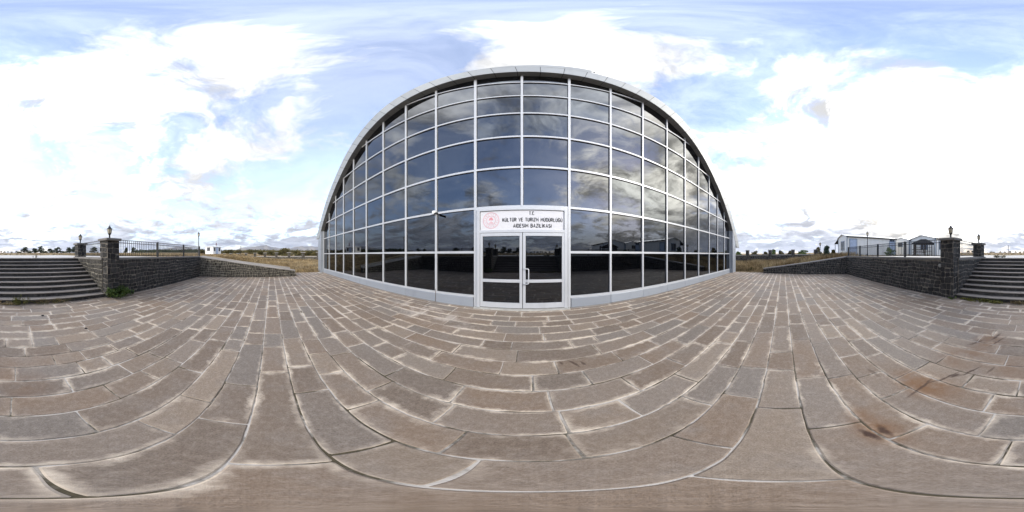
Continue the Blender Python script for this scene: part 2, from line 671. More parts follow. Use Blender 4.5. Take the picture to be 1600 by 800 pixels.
def xl(y):
    return -10.7 - 1.15 * slant(y)


def xr(y):
    return 12.35 + 1.6 * slant(y)


def outer_h(x, y):
    r = math.hypot(x, y)
    if y <= -5:
        edge = 1.40
    elif y <= 1.75:
        edge = 1.40 + (.30 - 1.40) * (y + 5) / 6.75
    else:
        edge = .30 * (1 - smoothstep(1.75, 2.15, y)) - .02
    tgt = .62 + .78 * smoothstep(2, -9, y)
    hz = edge + (tgt - edge) * smoothstep(13.2, 27, abs(x))
    if y > 4.6:
        hz = max(hz, 0) + (tgt - max(hz, 0)) * smoothstep(10, 30, y) * smoothstep(14, 20, abs(x) + .3 * y)
    hz += .0165 * min(110, max(0, r - 40))
    if r > 13:
        hz += .05 * math.sin(x * .71 + y * .23) * math.sin(y * .57 - x * .11) * smoothstep(15, 22, r)
    return hz


def ground_h(x, y):
    if y > -5.2 and y <= 1.78 and xl(y) - .25 < x < xr(y) + .25:
        return -.2
    if 1.78 < y <= 4.7 and -14.15 < x < 14.35:
        return -.2
    if y > 4.7 and y < 36 and -14.5 < x < 14.5:
        return -.12
    if -7.8 < y < -5 and -3.4 < x < 3.1:
        return -.2
    return outer_h(x, y)


def build_ground():
    cols = [(x, 0, 0) for x in (-5000, -2500, -1200, -700, -450, -300, -220, -170, -140, -115, -95, -80, -68, -58, -50, -44, -39, -35, -32, -29, -26.5, -24.5, -22.5, -21, -19.5, -18.2, -17, -16, -15.2, -14.6)]
    cols += [(-14.17, 0, 0), (-14.05, 0, 0), (-11.05, 1, 0), (-10.85, 1, 0), (-8, 0, 0), (-5.5, 0, 0), (-3.5, 0, 0), (-3.3, 0, 0), (0, 0, 0), (3.0, 0, 0), (3.2, 0, 0), (5.5, 0, 0), (9, 0, 0), (12.5, 0, 1), (12.7, 0, 1)]
    cols += [(x, 0, 0) for x in (14.34, 14.47, 14.9, 15.6, 16.4, 17.3, 18.3, 19.5, 20.8, 22.2, 23.6, 25, 26.5, 28.5, 31, 34, 38, 43, 49, 56, 65, 76, 90, 110, 135, 165, 210, 290, 420, 700, 1200, 2500, 5000)]
    rows = [-5000, -2500, -1200, -700, -420, -290, -210, -165, -135, -110, -90, -76, -65, -56, -48, -42, -37, -32, -28, -24, -21, -18, -15.5, -13, -11, -9.5, -8.4, -7.95, -7.7, -6.6, -5.42, -5.15, -4, -3, -2, -1, 0, .8, 1.5, 1.75, 1.95, 2.2, 3, 4, 4.65, 4.8, 6, 8, 10, 12.5, 15, 18, 21, 25, 30, 35.5, 36.5, 44, 52, 62, 74, 90, 110, 135, 165, 210, 290, 420, 700, 1200, 2500, 5000]
    vs, fs = [], []
    for y in rows:
        s = slant(y)
        for b, wl, wr in cols:
            x = b - 1.15 * s * wl + 1.6 * s * wr
            vs.append((x, y, ground_h(x, y)))
    n = len(cols)
    for j in range(len(rows) - 1):
        for i in range(n - 1):
            a = j * n + i
            fs.append((a, a + 1, a + n + 1, a + n))
    b = MB()
    b.add(vs, fs)
    o = b.build('ground', M['ground'], smooth=False)
    struct(o)


build_ground()


# ------------------------------------------------------------------ plaza paving
JOINTS = [(-0.28, -2.63), (-0.14, -2.36), (0.61, -2.36), (0.42, -2.08), (-0.5, -2.06), (1.2, -1.79), (-0.75, -1.78), (0.0, -1.77), (-1.12, -1.76), (0.69, -1.49), (-0.5, -1.47), (-0.8, -1.18), (0.38, -1.18), (-1.29, -1.17), (-2.45, -1.12), (0.29, -0.89), (1.08, -0.89), (-0.41, -0.87), (-1.64, -0.87), (1.62, -0.59), (0.6, -0.58), (-0.68, -0.57), (-1.17, -0.57), (0.12, -0.57), (-2.32, -0.56), (-1.53, -0.3), (-0.06, -0.26), (0.87, -0.26), (-0.47, 0.0), (0.3, 0.0), (1.16, 0.01), (-1.81, 0.02), (1.87, 0.02), (0.62, 0.33), (-1.39, 0.34), (1.31, 0.34), (-0.15, 0.36), (0.19, 0.63), (-1.02, 0.64), (-2.2, 0.64), (1.1, 0.64), (1.4, 0.91), (0.69, 0.94), (-1.2, 0.95), (-0.53, 0.96), (1.64, 1.24), (-0.58, 1.25), (0.18, 1.25), (0.93, 1.27), (-1.33, 1.28), (-0.82, 1.57), (0.05, 1.57), (0.61, 1.58), (1.41, 1.58), (0.34, 1.89)]


def build_paving():
    rnd = random.Random(5)
    ys = [4.62, 4.34, 3.98, 3.66, 3.36, 3.02, 2.69, 2.40, 2.06, 1.75, 1.44, 1.11, .80, .51, .195, -.13, -.45, -.735, -1.05, -1.34, -1.63, -1.93, -2.21]
    y = -2.21
    while y > -4.75:
        y -= .29 + rnd.uniform(-.025, .025)
        ys.append(y)
    ys.append(-5.2)
    b = MB()
    for k in range(len(ys) - 1):
        y1, y0 = ys[k], ys[k + 1]
        ym = (y0 + y1) / 2
        if ym > 1.76:
            x0, x1 = -14.1 + rnd.uniform(-.08, .05), 14.3 + rnd.uniform(-.05, .08)
        else:
            x0, x1 = xl(ym) - .15, xr(ym) + .15
        known = sorted(jx for jx, jy in JOINTS if y0 < jy <= y1)
        cuts = [x0]
        anchors = [x0] + known + [x1]
        for a, c in zip(anchors[:-1], anchors[1:]):
            if c - a > 1.12:
                x = a
                while True:
                    x += rnd.choice([rnd.uniform(.42, .65), rnd.uniform(.65, .95), rnd.uniform(.85, 1.2)])
                    if x > c - .35:
                        break
                    cuts.append(x)
            cuts.append(c)
        cuts = sorted(set(cuts))
        for a, c in zip(cuts[:-1], cuts[1:]):
            gap = rnd.choice([rnd.uniform(.002, .004), rnd.uniform(.003, .008)]) if math.hypot((a + c) / 2, ym) < 4 else rnd.uniform(.005, .010)
            sk = rnd.uniform(-.012, .012)
            xa, xb, ya, yb = a + gap, c - gap, y0 + gap * rnd.uniform(.7, 1.3), y1 - gap * rnd.uniform(.7, 1.3)
            dist = math.hypot(max(abs(a), 0), ym)
            step = .09 if math.hypot((a + c) / 2, ym) < 3.5 else .3
            # outline, counter-clockwise
            out = []
            nx = max(1, int((xb - xa) / step))
            ny = max(1, int((yb - ya) / step))
            j = .0034
            def q(px, py):
                return (px + rnd.uniform(-j, j), py + rnd.uniform(-j, j))
            cr = .008
            for i in range(nx + 1):
                t = i / nx
                out.append(q(xa + cr + (xb - xa - 2 * cr) * t + sk * 0, ya))
            for i in range(ny + 1):
                t = i / ny
                out.append(q(xb, ya + cr + (yb - ya - 2 * cr) * t))
            for i in range(nx + 1):
                t = i / nx
                out.append(q(xb - cr - (xb - xa - 2 * cr) * t, yb))
            for i in range(ny + 1):
                t = i / ny
                out.append(q(xa, yb - cr - (yb - ya - 2 * cr) * t))
            cx, cy = (xa + xb) / 2, (ya + yb) / 2
            hx, hy = (xb - xa) / 2, (yb - ya) / 2
            zt = rnd.uniform(-.0025, .0025)
            tx, ty = rnd.uniform(-.002, .002), rnd.uniform(-.004, .004)
            def ring(ins, dz):
                return [(cx + (px - cx) * (1 - ins / hx), cy + (py - cy) * (1 - ins / hy), zt + dz + tx * (px - cx) + ty * (py - cy)) for px, py in out]
            n = len(out)
            r0, r1, r2 = ring(0, -.02), ring(.002, -.0035), ring(.009, 0)
            r3 = ring(min(rnd.uniform(.05, .10), hy * .72), .0008)
            vs = r0 + r1 + r2 + r3
            ed = [0.0] * (2 * n) + [.08] * n + [1.0] * n
            fs = []
            for L in range(3):
                for i in range(n):
                    i2 = (i + 1) % n
                    fs.append((L * n + i, L * n + i2, (L + 1) * n + i2, (L + 1) * n + i))
            fs.append(tuple(range(3 * n, 4 * n)))
            b.add(vs, fs, 0, rnd.random(), ed)
    o = b.build('plaza_paving', M['paving'])
    struct(o)
    # bedding mortar just below the tops of the stones
    b = MB()
    N = 60
    vs, fs = [], []
    rows = [-5.25, -4, -3, -2, -1, 0, 1, 1.76, 1.77, 3, 4.65]
    for yy in rows:
        a, c = (-14.12, 14.32) if yy > 1.765 else (xl(yy) - .2, xr(yy) + .2)
        for i in range(N + 1):
            vs.append((a + (c - a) * i / N, yy, -.0055))
    for jx in range(len(rows) - 1):
        for i in range(N):
            k = jx * (N + 1) + i
            fs.append((k, k + 1, k + N + 2, k + N + 1))
    b.add(vs, fs)
    struct(b.build('plaza_bedding', M['mortar']))


build_paving()


# ------------------------------------------------------------------ stone walls
def stone_face(b, origin, du, length, top, rnd, mi=0, row=.165, wid=(.13, .26), z0=0.0, zmin=0.0, bottom=None):
    """random squared rubble on a vertical face; du = unit vector along the face, outward normal = du x z"""
    du = Vector(du).normalized()
    nrm = du.cross(Vector((0, 0, 1)))
    z = z0
    hmax = max(top(0), top(length), top(length / 2))
    ph = rnd.uniform(0, 6)
    while z < hmax - .05:
        h = row * rnd.uniform(.72, 1.28)
        u = -rnd.uniform(0, .12)
        while u < length:
            w = rnd.uniform(*wid)
            if rnd.random() < .15:
                w *= .6
            ua, ub = max(u, 0), min(u + w, length)
            um = (ua + ub) / 2
            zt = min(z + h, top(um) - .005)
            zb = z
            if bottom is not None:
                zb = max(z, bottom(um))
            if ub - ua > .05 and zt - zb > .05:
                g = rnd.uniform(.005, .011)
                za, zc = zb + g, zt - g
                if h > .15 and rnd.random() < .12 and zc - za > .11:
                    zc -= rnd.uniform(.02, .05)
                u0, u1 = ua + g, ub - g
                cr = rnd.uniform(.012, .032)
                cr = min(cr, (u1 - u0) * .28, (zc - za) * .28)
                j = .009
                base = [(u0 + cr, za), (u1 - cr, za), (u1, za + cr), (u1, zc - cr), (u1 - cr, zc), (u0 + cr, zc), (u0, zc - cr), (u0, za + cr)]
                base = [(p[0] + rnd.uniform(-j, j), p[1] + rnd.uniform(-j, j) * .8) for p in base]
                cu, cz = (u0 + u1) / 2, (za + zc) / 2
                d1 = rnd.uniform(.003, .009)
                d2 = d1 + rnd.uniform(.003, .009)
                lv = [(1.0, -.01), (.98, d1), (.88, d2), (.5, d2 + rnd.uniform(-.004, .006))]
                vs = []
                for s, dd in lv:
                    for (pu, pz) in base:
                        uu, zz = cu + (pu - cu) * s, cz + (pz - cz) * s
                        fade = min(1, zz / .12) * min(1, max(0, (top(um) - zz) / .12))
                        zz += fade * (.026 * math.sin(uu * 2.3 + zz * 3.1 + ph) + .016 * math.sin(uu * 6.1 - zz * 5 + ph * 2))
                        p = Vector(origin) + du * uu + nrm * (dd + rnd.uniform(-.003, .003)) + Vector((0, 0, zz))
                        vs.append(p)
                n = 8
                fs = []
                for L in range(len(lv) - 1):
                    for i in range(n):
                        i2 = (i + 1) % n
                        fs.append((L * n + i, L * n + i2, (L + 1) * n + i2, (L + 1) * n + i))
                k = (len(lv) - 1) * n
                fs.append(tuple(range(k, k + n)))
                b.add(vs, fs, mi, rnd.random())
            u += w
        z += h


def coping_run(b, p0, p1, z0, z1, wid, thick, over, mi=0, seglen=.9, rnd=random, normal=None):
    """a row of coping slabs from p0 to p1; outer long edge on the line p0-p1 pushed out by `over`"""
    p0, p1 = Vector((*p0, 0)), Vector((*p1, 0))
    d = p1 - p0
    L = d.length
    d.normalize()
    nr = d.cross(Vector((0, 0, 1))) if normal is None else Vector(normal)
    n = max(1, round(L / seglen))
    for i in range(n):
        ta, tb = i / n * L + .004, (i + 1) / n * L - .004
        za, zb = z0 + (z1 - z0) * ta / L, z0 + (z1 - z0) * tb / L
        jz = rnd.uniform(-.004, .004)
        oo = over + rnd.uniform(-.006, .006)
        c = []
        be = .012
        for (t, zz) in ((ta, za), (tb, zb)):
            o = p0 + d * t
            a_, b_ = o + nr * oo, o - nr * (wid - oo)
            c.append([a_ + Vector((0, 0, zz - thick + jz)), a_ + Vector((0, 0, zz - be + jz)), a_ - nr * be + Vector((0, 0, zz + jz)),
                      b_ + nr * be + Vector((0, 0, zz + jz)), b_ + Vector((0, 0, zz - be + jz)), b_ + Vector((0, 0, zz - thick + jz))])
        vs = c[0] + c[1]
        fs = [(5, 4, 3, 2, 1, 0), (6, 7, 8, 9, 10, 11)]
        for k in range(6):
            k2 = (k + 1) % 6
            fs.append((k, k2, k2 + 6, k + 6))
        b.add(vs, fs, mi, rnd.random())


def rubble_wall(name, label, p0, p1, zt0, zt1, thick, stone, mortar, cop, seed, group=None, cop_over=.03, cop_th=.08, row=.165, wid=(.14, .30), ends=(False, False), zbase=0.0, cat='wall'):
    """p0 -> p1 so that the visible face is on the side d x z"""
    rnd = random.Random(seed)
    t = thing(name, label, cat, (p0[0], p0[1], 0), 0, group)
    P0, P1 = Vector((0, 0, 0)), Vector((p1[0] - p0[0], p1[1] - p0[1], 0))
    d = (P1 - P0)
    L = d.length
    d.normalize()
    nr = d.cross(Vector((0, 0, 1)))
    top = lambda u: zt0 + (zt1 - zt0) * min(1, max(0, u / L)) - cop_th
    b = MB()
    a0, a1, b0, b1 = P0, P1, P0 - nr * thick, P1 - nr * thick
    zb = zbase - .25
    vs = [a0 + Vector((0, 0, zb)), a1 + Vector((0, 0, zb)), b1 + Vector((0, 0, zb)), b0 + Vector((0, 0, zb)),
          a0 + Vector((0, 0, top(0))), a1 + Vector((0, 0, top(L))), b1 + Vector((0, 0, top(L))), b0 + Vector((0, 0, top(0)))]
    b.add(vs, [(0, 1, 5, 4), (1, 2, 6, 5), (2, 3, 7, 6), (3, 0, 4, 7), (4, 5, 6, 7), (3, 2, 1, 0)], 1)
    stone_face(b, P0, d, L, top, rnd, 0, row, wid, z0=zbase - .02)
    if ends[1]:
        stone_face(b, P1, -nr, thick, lambda u: top(L), rnd, 0, row, wid, z0=zbase - .02)
    if ends[0]:
        stone_face(b, P0 - nr * thick, nr, thick, lambda u: top(0), rnd, 0, row, wid, z0=zbase - .02)
    b.build('masonry', [M[stone], M[mortar]], t)
    if cop:
        b = MB()
        coping_run(b, P0[:2], P1[:2], zt0, zt1, thick + .06, cop_th, cop_over, 0, .95, rnd)
        b.build('coping', M[cop], t)
    return t


WY = -5.05
# faces look towards +y: direction must run so that d x z = +y -> d = -x
rubble_wall('retaining_wall', 'tall dark stone retaining wall between the leafy weed and the tan jointed sloping wall', (-3.5, WY), (-10.85, WY), 1.47, 1.47, .42, 'basalt', 'wallmortar', 'coping', 21, 'black stone retaining walls of the sunken court', wid=(.13, .27), row=.155)
rubble_wall('retaining_wall', 'tall dark basalt retaining wall below the white cabins, with one pale round stone beside the pillar', (12.5, WY), (3.25, WY), 1.47, 1.47, .42, 'basalt', 'wallmortar', 'coping', 22, 'black stone retaining walls of the sunken court')
# ramp walls: left one faces +x (d = +y), right one faces -x (d = -y)
rubble_wall('sloping_wall', 'low wall of brown black stones with wide tan joints sloping down towards the pale field with distant mountains', (-10.7, -5.05), (-11.85, 1.75), 1.47, .46, .40, 'basalt_brown', 'tanmortar', 'palecoping', 23, 'sloping side walls of the court', ends=(False, True), row=.15, wid=(.12, .22))
rubble_wall('sloping_wall', 'low dark stone wall sloping down beside tall dry grass, in front of the big white cabin', (13.95, 1.72), (12.35, -5.05), .42, 1.45, .40, 'basalt', 'wallmortar', 'palecoping', 24, 'sloping side walls of the court', ends=(True, False), row=.15)
# second kerb line behind the left ramp wall
b = MB()
coping_run(b, (-11.50, -5.2), (-12.60, 1.45), 1.50, .60, .22, .34, 0, 0, 1.1, random.Random(3))
tag(b.build('drain_kerb', M['palecoping']), 'narrow pale stone kerb running parallel behind the left sloping wall', 'kerb')

# ------------------------------------------------------------------ steps
SX0, SX1 = -3.12, 2.87
RISE, GO, SY = .1405, .288, -5.12


def build_steps():
    rnd = random.Random(31)
    t = thing('stone_steps', 'wide flight of ten dark stone steps with pale worn treads between the stone pillars', 'steps', (0, SY, 0))
    for i in range(10):
        yf = -i * GO
        z0, z1 = i * RISE, (i + 1) * RISE
        b = MB()
        off = rnd.uniform(0, .5)
        x = SX0
        first = True
        while x < SX1 - .02:
            w = (.35 + off) if first else rnd.uniform(.72, .86)
            first = False
            x2 = min(x + w, SX1)
            if SX1 - x2 < .2:
                x2 = SX1
            b.box((x + .003, yf - .012 + rnd.uniform(-.003, .003), z0 - .01), (x2 - .003, yf - .2, z1 - .036), 0, rnd.random())
            x = x2
        b.box((SX0, yf - .022, z0 - .01), (SX1, yf - .21, z1 - .037), 1)
        b.build('riser', [M['riser'], M['wallmortar']], t)
        b = MB()
        x = SX0
        first = True
        while x < SX1 - .02:
            w = (.5 + off) if first else rnd.uniform(.8, 1.1)
            first = False
            x2 = min(x + w, SX1)
            if SX1 - x2 < .3:
                x2 = SX1
            jz = rnd.uniform(-.003, .003)
            jy = rnd.uniform(-.006, .006)
            depth = GO + .06 if i < 9 else .5
            b.box((x + .002, yf + .012 + jy, z1 - .034 + jz), (x2 - .002, yf - depth, z1 + jz - .002), 0, rnd.random(), .007)
            x = x2
        b.build('tread', M['tread'], t)


build_steps()
# side walls of the steps (left one faces +x, right one faces -x)
PXL, PXR, PYF, PYB = -3.42, 3.17, -5.24, -8.12
rubble_wall('stair_wall', 'stone cheek wall under a short railing, at the side of the steps next to the leafy weed', (SX0, -8.3), (SX0, -5.3), 1.47, 1.47, .45, 'basalt_brown', 'tanmortar', 'coping', 25, 'side walls of the steps', row=.15, wid=(.12, .24))
rubble_wall('stair_wall', 'stone cheek wall under a short railing, at the side of the steps nearest the white cabins', (SX1, -5.3), (SX1, -8.3), 1.47, 1.47, .45, 'basalt', 'wallmortar', 'coping', 26, 'side walls of the steps', row=.15, wid=(.12, .24))


# ------------------------------------------------------------------ pillars and lanterns
def pillar(label, x, y, z0, ztop, w, seed, stone='basalt', mortar='wallmortar'):
    rnd = random.Random(seed)
    t = thing('stone_pillar', label, 'pillar', (x, y, 0), 0, 'stone pillars at the corners of the steps')
    h = w / 2
    b = MB()
    zt = ztop - .09
    b.box((-h, -h, z0 - .2), (h, h, zt), 1)
    tp = lambda u: zt
    for o, d in (((-h, -h, 0), (1, 0, 0)), ((h, -h, 0), (0, 1, 0)), ((h, h, 0), (-1, 0, 0)), ((-h, h, 0), (0, -1, 0))):
        stone_face(b, o, d, w, tp, rnd, 0, .19, (.16, .34), z0=z0 - .02)
    b.build('shaft', [M[stone], M[mortar]], t)
    b = MB()
    c = h + .07
    b.box((-c, -c, zt), (c, c, ztop), 0, None, .014)
    b.build('cap', M['coping'], t)
    return t


def lantern_parts(t, z0, s=1.0):
    b = MB()
    b.lathe([(.055 * s, z0), (.055 * s, z0 + .015 * s), (.034 * s, z0 + .03 * s), (.030 * s, z0 + .12 * s), (.036 * s, z0 + .15 * s), (.062 * s, z0 + .185 * s), (.066 * s, z0 + .20 * s)], 16)
    b.build('stem', M['iron'], t, True)
    b = MB()
    b.lathe([(.058 * s, z0 + .20 * s), (.078 * s, z0 + .27 * s), (.088 * s, z0 + .345 * s), (.088 * s, z0 + .375 * s)], 16)
    b.build('lamp_glass', M['lampglass'], t, True)
    b = MB()
    for k in range(6):
        a = math.pi / 6 + k * math.pi / 3
        ca, sa = math.cos(a), math.sin(a)
        b.tube([(r * s * ca, r * s * sa, z0 + z * s) for r, z in ((.064, .195), (.083, .27), (.093, .345), (.095, .375))], .006 * s, 5)
    b.build('cage', M['iron'], t)
    b = MB()
    b.lathe([(.110 * s, z0 + .372 * s), (.112 * s, z0 + .385 * s), (.085 * s, z0 + .402 * s), (.060 * s, z0 + .425 * s), (.052 * s, z0 + .45 * s), (.055 * s, z0 + .456 * s),
             (.030 * s, z0 + .478 * s), (.013 * s, z0 + .492 * s), (.017 * s, z0 + .502 * s), (.010 * s, z0 + .516 * s), (.003 * s, z0 + .545 * s)], 16)
    b.build('cap', M['iron'], t, True)


PT = 2.19
lant = thing('lantern', '', 'lantern', (0, 0, 0), 0, 'lanterns on the stone pillars')
lantern_parts(lant, 0)
pill = [(PXL, PYF, 0, 'large dark stone pillar at the foot of the steps with the green leafy weed at its base', 'cream glass lantern with black cap on the large pillar above the leafy weed'),
        (PXR, PYF, 0, 'large dark stone pillar at the foot of the steps on the side of the white cabins', 'cream glass lantern with black cap on the large pillar in front of the white cabins'),
        (PXL, PYB, 1.38, 'short stone pillar at the top of the steps, in front of the dark trees across the field', 'small cream lantern on the short pillar atop the steps near the dark trees'),
        (PXR, PYB, 1.38, 'short stone pillar at the top of the steps with a pole in the bare field beyond', 'small cream lantern on the short pillar at the top of the steps beyond the cabins')]
for i, (x, y, z0, la, lb) in enumerate(pill):
    brown = x < 0
    pillar(la, x, y, z0, PT, .53 if i < 2 else .46, 40 + i)
    q = lant if i == 0 else copy_tree(lant)
    q.location = (x, y, PT)
    q.rotation_euler = (0, 0, .3 + i)
    q['label'] = lb

# pale round stone set in the right wall
b = MB()
bm = bmesh.new()
bmesh.ops.create_icosphere(bm, subdivisions=2, radius=1)
rn = random.Random(2)
b.add([(v.co.x * .085 * rn.uniform(.92, 1.08), v.co.y * .035, v.co.z * .075 * rn.uniform(.92, 1.08)) for v in bm.verts], [[v.index for v in f.verts] for f in bm.faces])
bm.free()
o = b.build('wall_stone', M['palestone'], None, True)
o.location = (3.52, WY + .012, 1.17)
tag(o, 'single pale rounded stone set in the dark wall beside the pillar', 'stone')


# ------------------------------------------------------------------ railings
def railing(label, p0, p1, zb, zt, posts, pitch=.112, group='black iron railings on the walls'):
    t = thing('iron_railing', label, 'railing', (p0[0], p0[1], 0), 0, group)
    d = Vector((p1[0] - p0[0], p1[1] - p0[1], 0))
    L = d.length
    d.normalize()
    ang = math.atan2(d.y, d.x)

    def bar(nm, u, r, z0, z1, src=None):
        if src is None:
            b = MB()
            b.box((-r, -r, z0), (r, r, z1), 0, None, 0 if r < .02 else .006)
            o = b.build(nm, M['iron'], t)
        else:
            o = src.copy()
            C.objects.link(o)
            o.parent = t
        o.location = d * u
        o.rotation_euler = (0, 0, ang)
        return o
    for z in (zt, zt - .11, zb + .06):
        b = MB()
        b.box((0, -.012, z - .012), (L, .012, z + .012))
        o = b.build('rail', M['iron'], t)
        o.rotation_euler = (0, 0, ang)
    src = None
    for u in posts:
        src = bar('post', u, .04, zb - .02, zt + .035, src)
    src = None
    n = int(L / pitch)
    for i in range(n):
        u = (i + .5) * L / n
        if any(abs(u - pu) < .045 for pu in posts):
            continue
        src = bar('baluster', u, .0075, zb + .05, zt - .005, src)
    return t


RY = -5.26
RT = 2.165
railing('long black iron railing by the leafy weed, dry field and mountains behind', (PXL - .27, RY), (-11.2, RY), 1.47, RT, [2.58, 5.1, 7.45], .115)
railing('long black iron railing with upright bars along the wall in front of the white cabins', (PXR + .27, RY), (12.5, RY), 1.47, RT, [.15, 2.25, 4.6, 6.9, 9.03], .115)
railing('short black iron railing between the two pillars at the side with the leafy weed', (PXL, PYF - .25), (PXL, PYB + .23), 1.47, RT, [], .112)
railing('short black iron railing between the two pillars at the side of the cabins', (PXR, PYF - .25), (PXR, PYB + .23), 1.47, RT, [], .112)


def lamp_post(label, x, y, h, s=1.35, z=None):
    z = outer_h(x, y) if z is None else z
    t = thing('lamp_post', label, 'street lamp', (x, y, z - .05), 0, 'lamp posts around the court')
    b = MB()
    b.lathe([(.09, 0), (.09, .25), (.05, .32), (.042, h * .5), (.036, h)], 12)
    b.build('pole', M['iron'], t, True)
    lantern_parts(t, h, s)
    return t


def at(px, d):
    a = azi(px)
    return d * math.sin(a), d * math.cos(a)


def ztop_at(py, d):
    return EYE + d * math.tan(lat(py))


for px, py, d, lb in ((310.5, 361.5, 17.5, 'tall lamp post with a pale lantern behind the end of the left railing'),
                      (1355.3, 360.5, 17.0, 'tall lamp post with a pale lantern in front of the big white cabin'),
                      (376.3, 384, 33, 'slim black lamp post standing in the dry field near the small white cabin'),
                      (1281.5, 377.5, 21.5, 'slim lamp post beside the round evergreen bush on the dry slope')):
    x, y = at(px, d)
    z = outer_h(x, y)
    s = 1.35 if py < 383 else 1.1
    lamp_post(lb, x, y, ztop_at(py, d) - z - .53 * s, s)

# bare utility pole far across the field
x, y = at(1575.3, 90)
z = outer_h(x, y)
b = MB()
b.tube([(0, 0, -.3), (0, 0, ztop_at(383, 90) - z)], [.22, .15], 8)
o = b.build('utility_pole', M['wood'])
o.location = (x, y, z)
tag(o, 'bare dark pole standing alone far across the tan field', 'pole')


# ------------------------------------------------------------------ the glazed hall
BX, BY = -.155, 4.6
A_PTS = [(0, 10.36), (1.35, 10.27), (2.7, 9.98), (4.05, 9.60), (5.4, 9.12), (6.8, 8.50), (8.2, 7.76), (9.55, 6.92), (10.95, 5.97), (12.3, 4.90), (13.58, 3.65), (14.4, 2.70), (15.2, 1.60), (15.9, .5)]
_px = np.array([-p[0] for p in A_PTS[:0:-1]] + [p[0] for p in A_PTS])
_pz = np.array([p[1] for p in A_PTS[:0:-1]] + [p[1] for p in A_PTS])
_m = np.gradient(_pz, _px)


def arch(x):
    x = max(-15.9, min(15.9, x))
    i = int(np.clip(np.searchsorted(_px, x) - 1, 0, len(_px) - 2))
    h = _px[i + 1] - _px[i]
    t = (x - _px[i]) / h
    return float((2 * t ** 3 - 3 * t ** 2 + 1) * _pz[i] + (t ** 3 - 2 * t ** 2 + t) * h * _m[i] + (-2 * t ** 3 + 3 * t ** 2) * _pz[i + 1] + (t ** 3 - t ** 2) * h * _m[i + 1])


ARC = []
for xx in np.linspace(-15.9, 15.9, 400):
    ARC.append((float(xx), arch(float(xx))))


def offset_curve(k):
    out = []
    for i in range(len(ARC)):
        a, c = ARC[max(0, i - 4)], ARC[min(len(ARC) - 1, i + 4)]
        tx, tz = c[0] - a[0], c[1] - a[1]
        l = math.hypot(tx, tz)
        out.append((ARC[i][0] - tz / l * k, ARC[i][1] + tx / l * k))
    return out


def cut_low(curve, zl, zr):
    n = len(curve)
    mid = n // 2
    i0 = max(i for i in range(mid) if curve[i][1] < zl or i == 0)
    i1 = min(i for i in range(mid, n) if curve[i][1] < zr or i == n - 1)
    pts = curve[i0 + 1:i1]

    def lerp(a, c, z):
        t = (z - a[1]) / (c[1] - a[1])
        return (a[0] + (c[0] - a[0]) * t, z)
    return [lerp(curve[i0], curve[i0 + 1], zl)] + pts + [lerp(curve[i1 - 1], curve[i1], zr)]


def resample(curve, n):
    p = np.array(curve)
    s = np.concatenate([[0], np.cumsum(np.hypot(*np.diff(p, axis=0).T))])
    u = np.linspace(0, s[-1], n)
    return np.stack([np.interp(u, s, p[:, 0]), np.interp(u, s, p[:, 1])], 1), s[-1]


hall = thing('glass_hall', 'large hall with an arched mirror glass front and a pale metal roof edge', 'building', (BX, BY, 0))
FR = -.30
FIN = .74


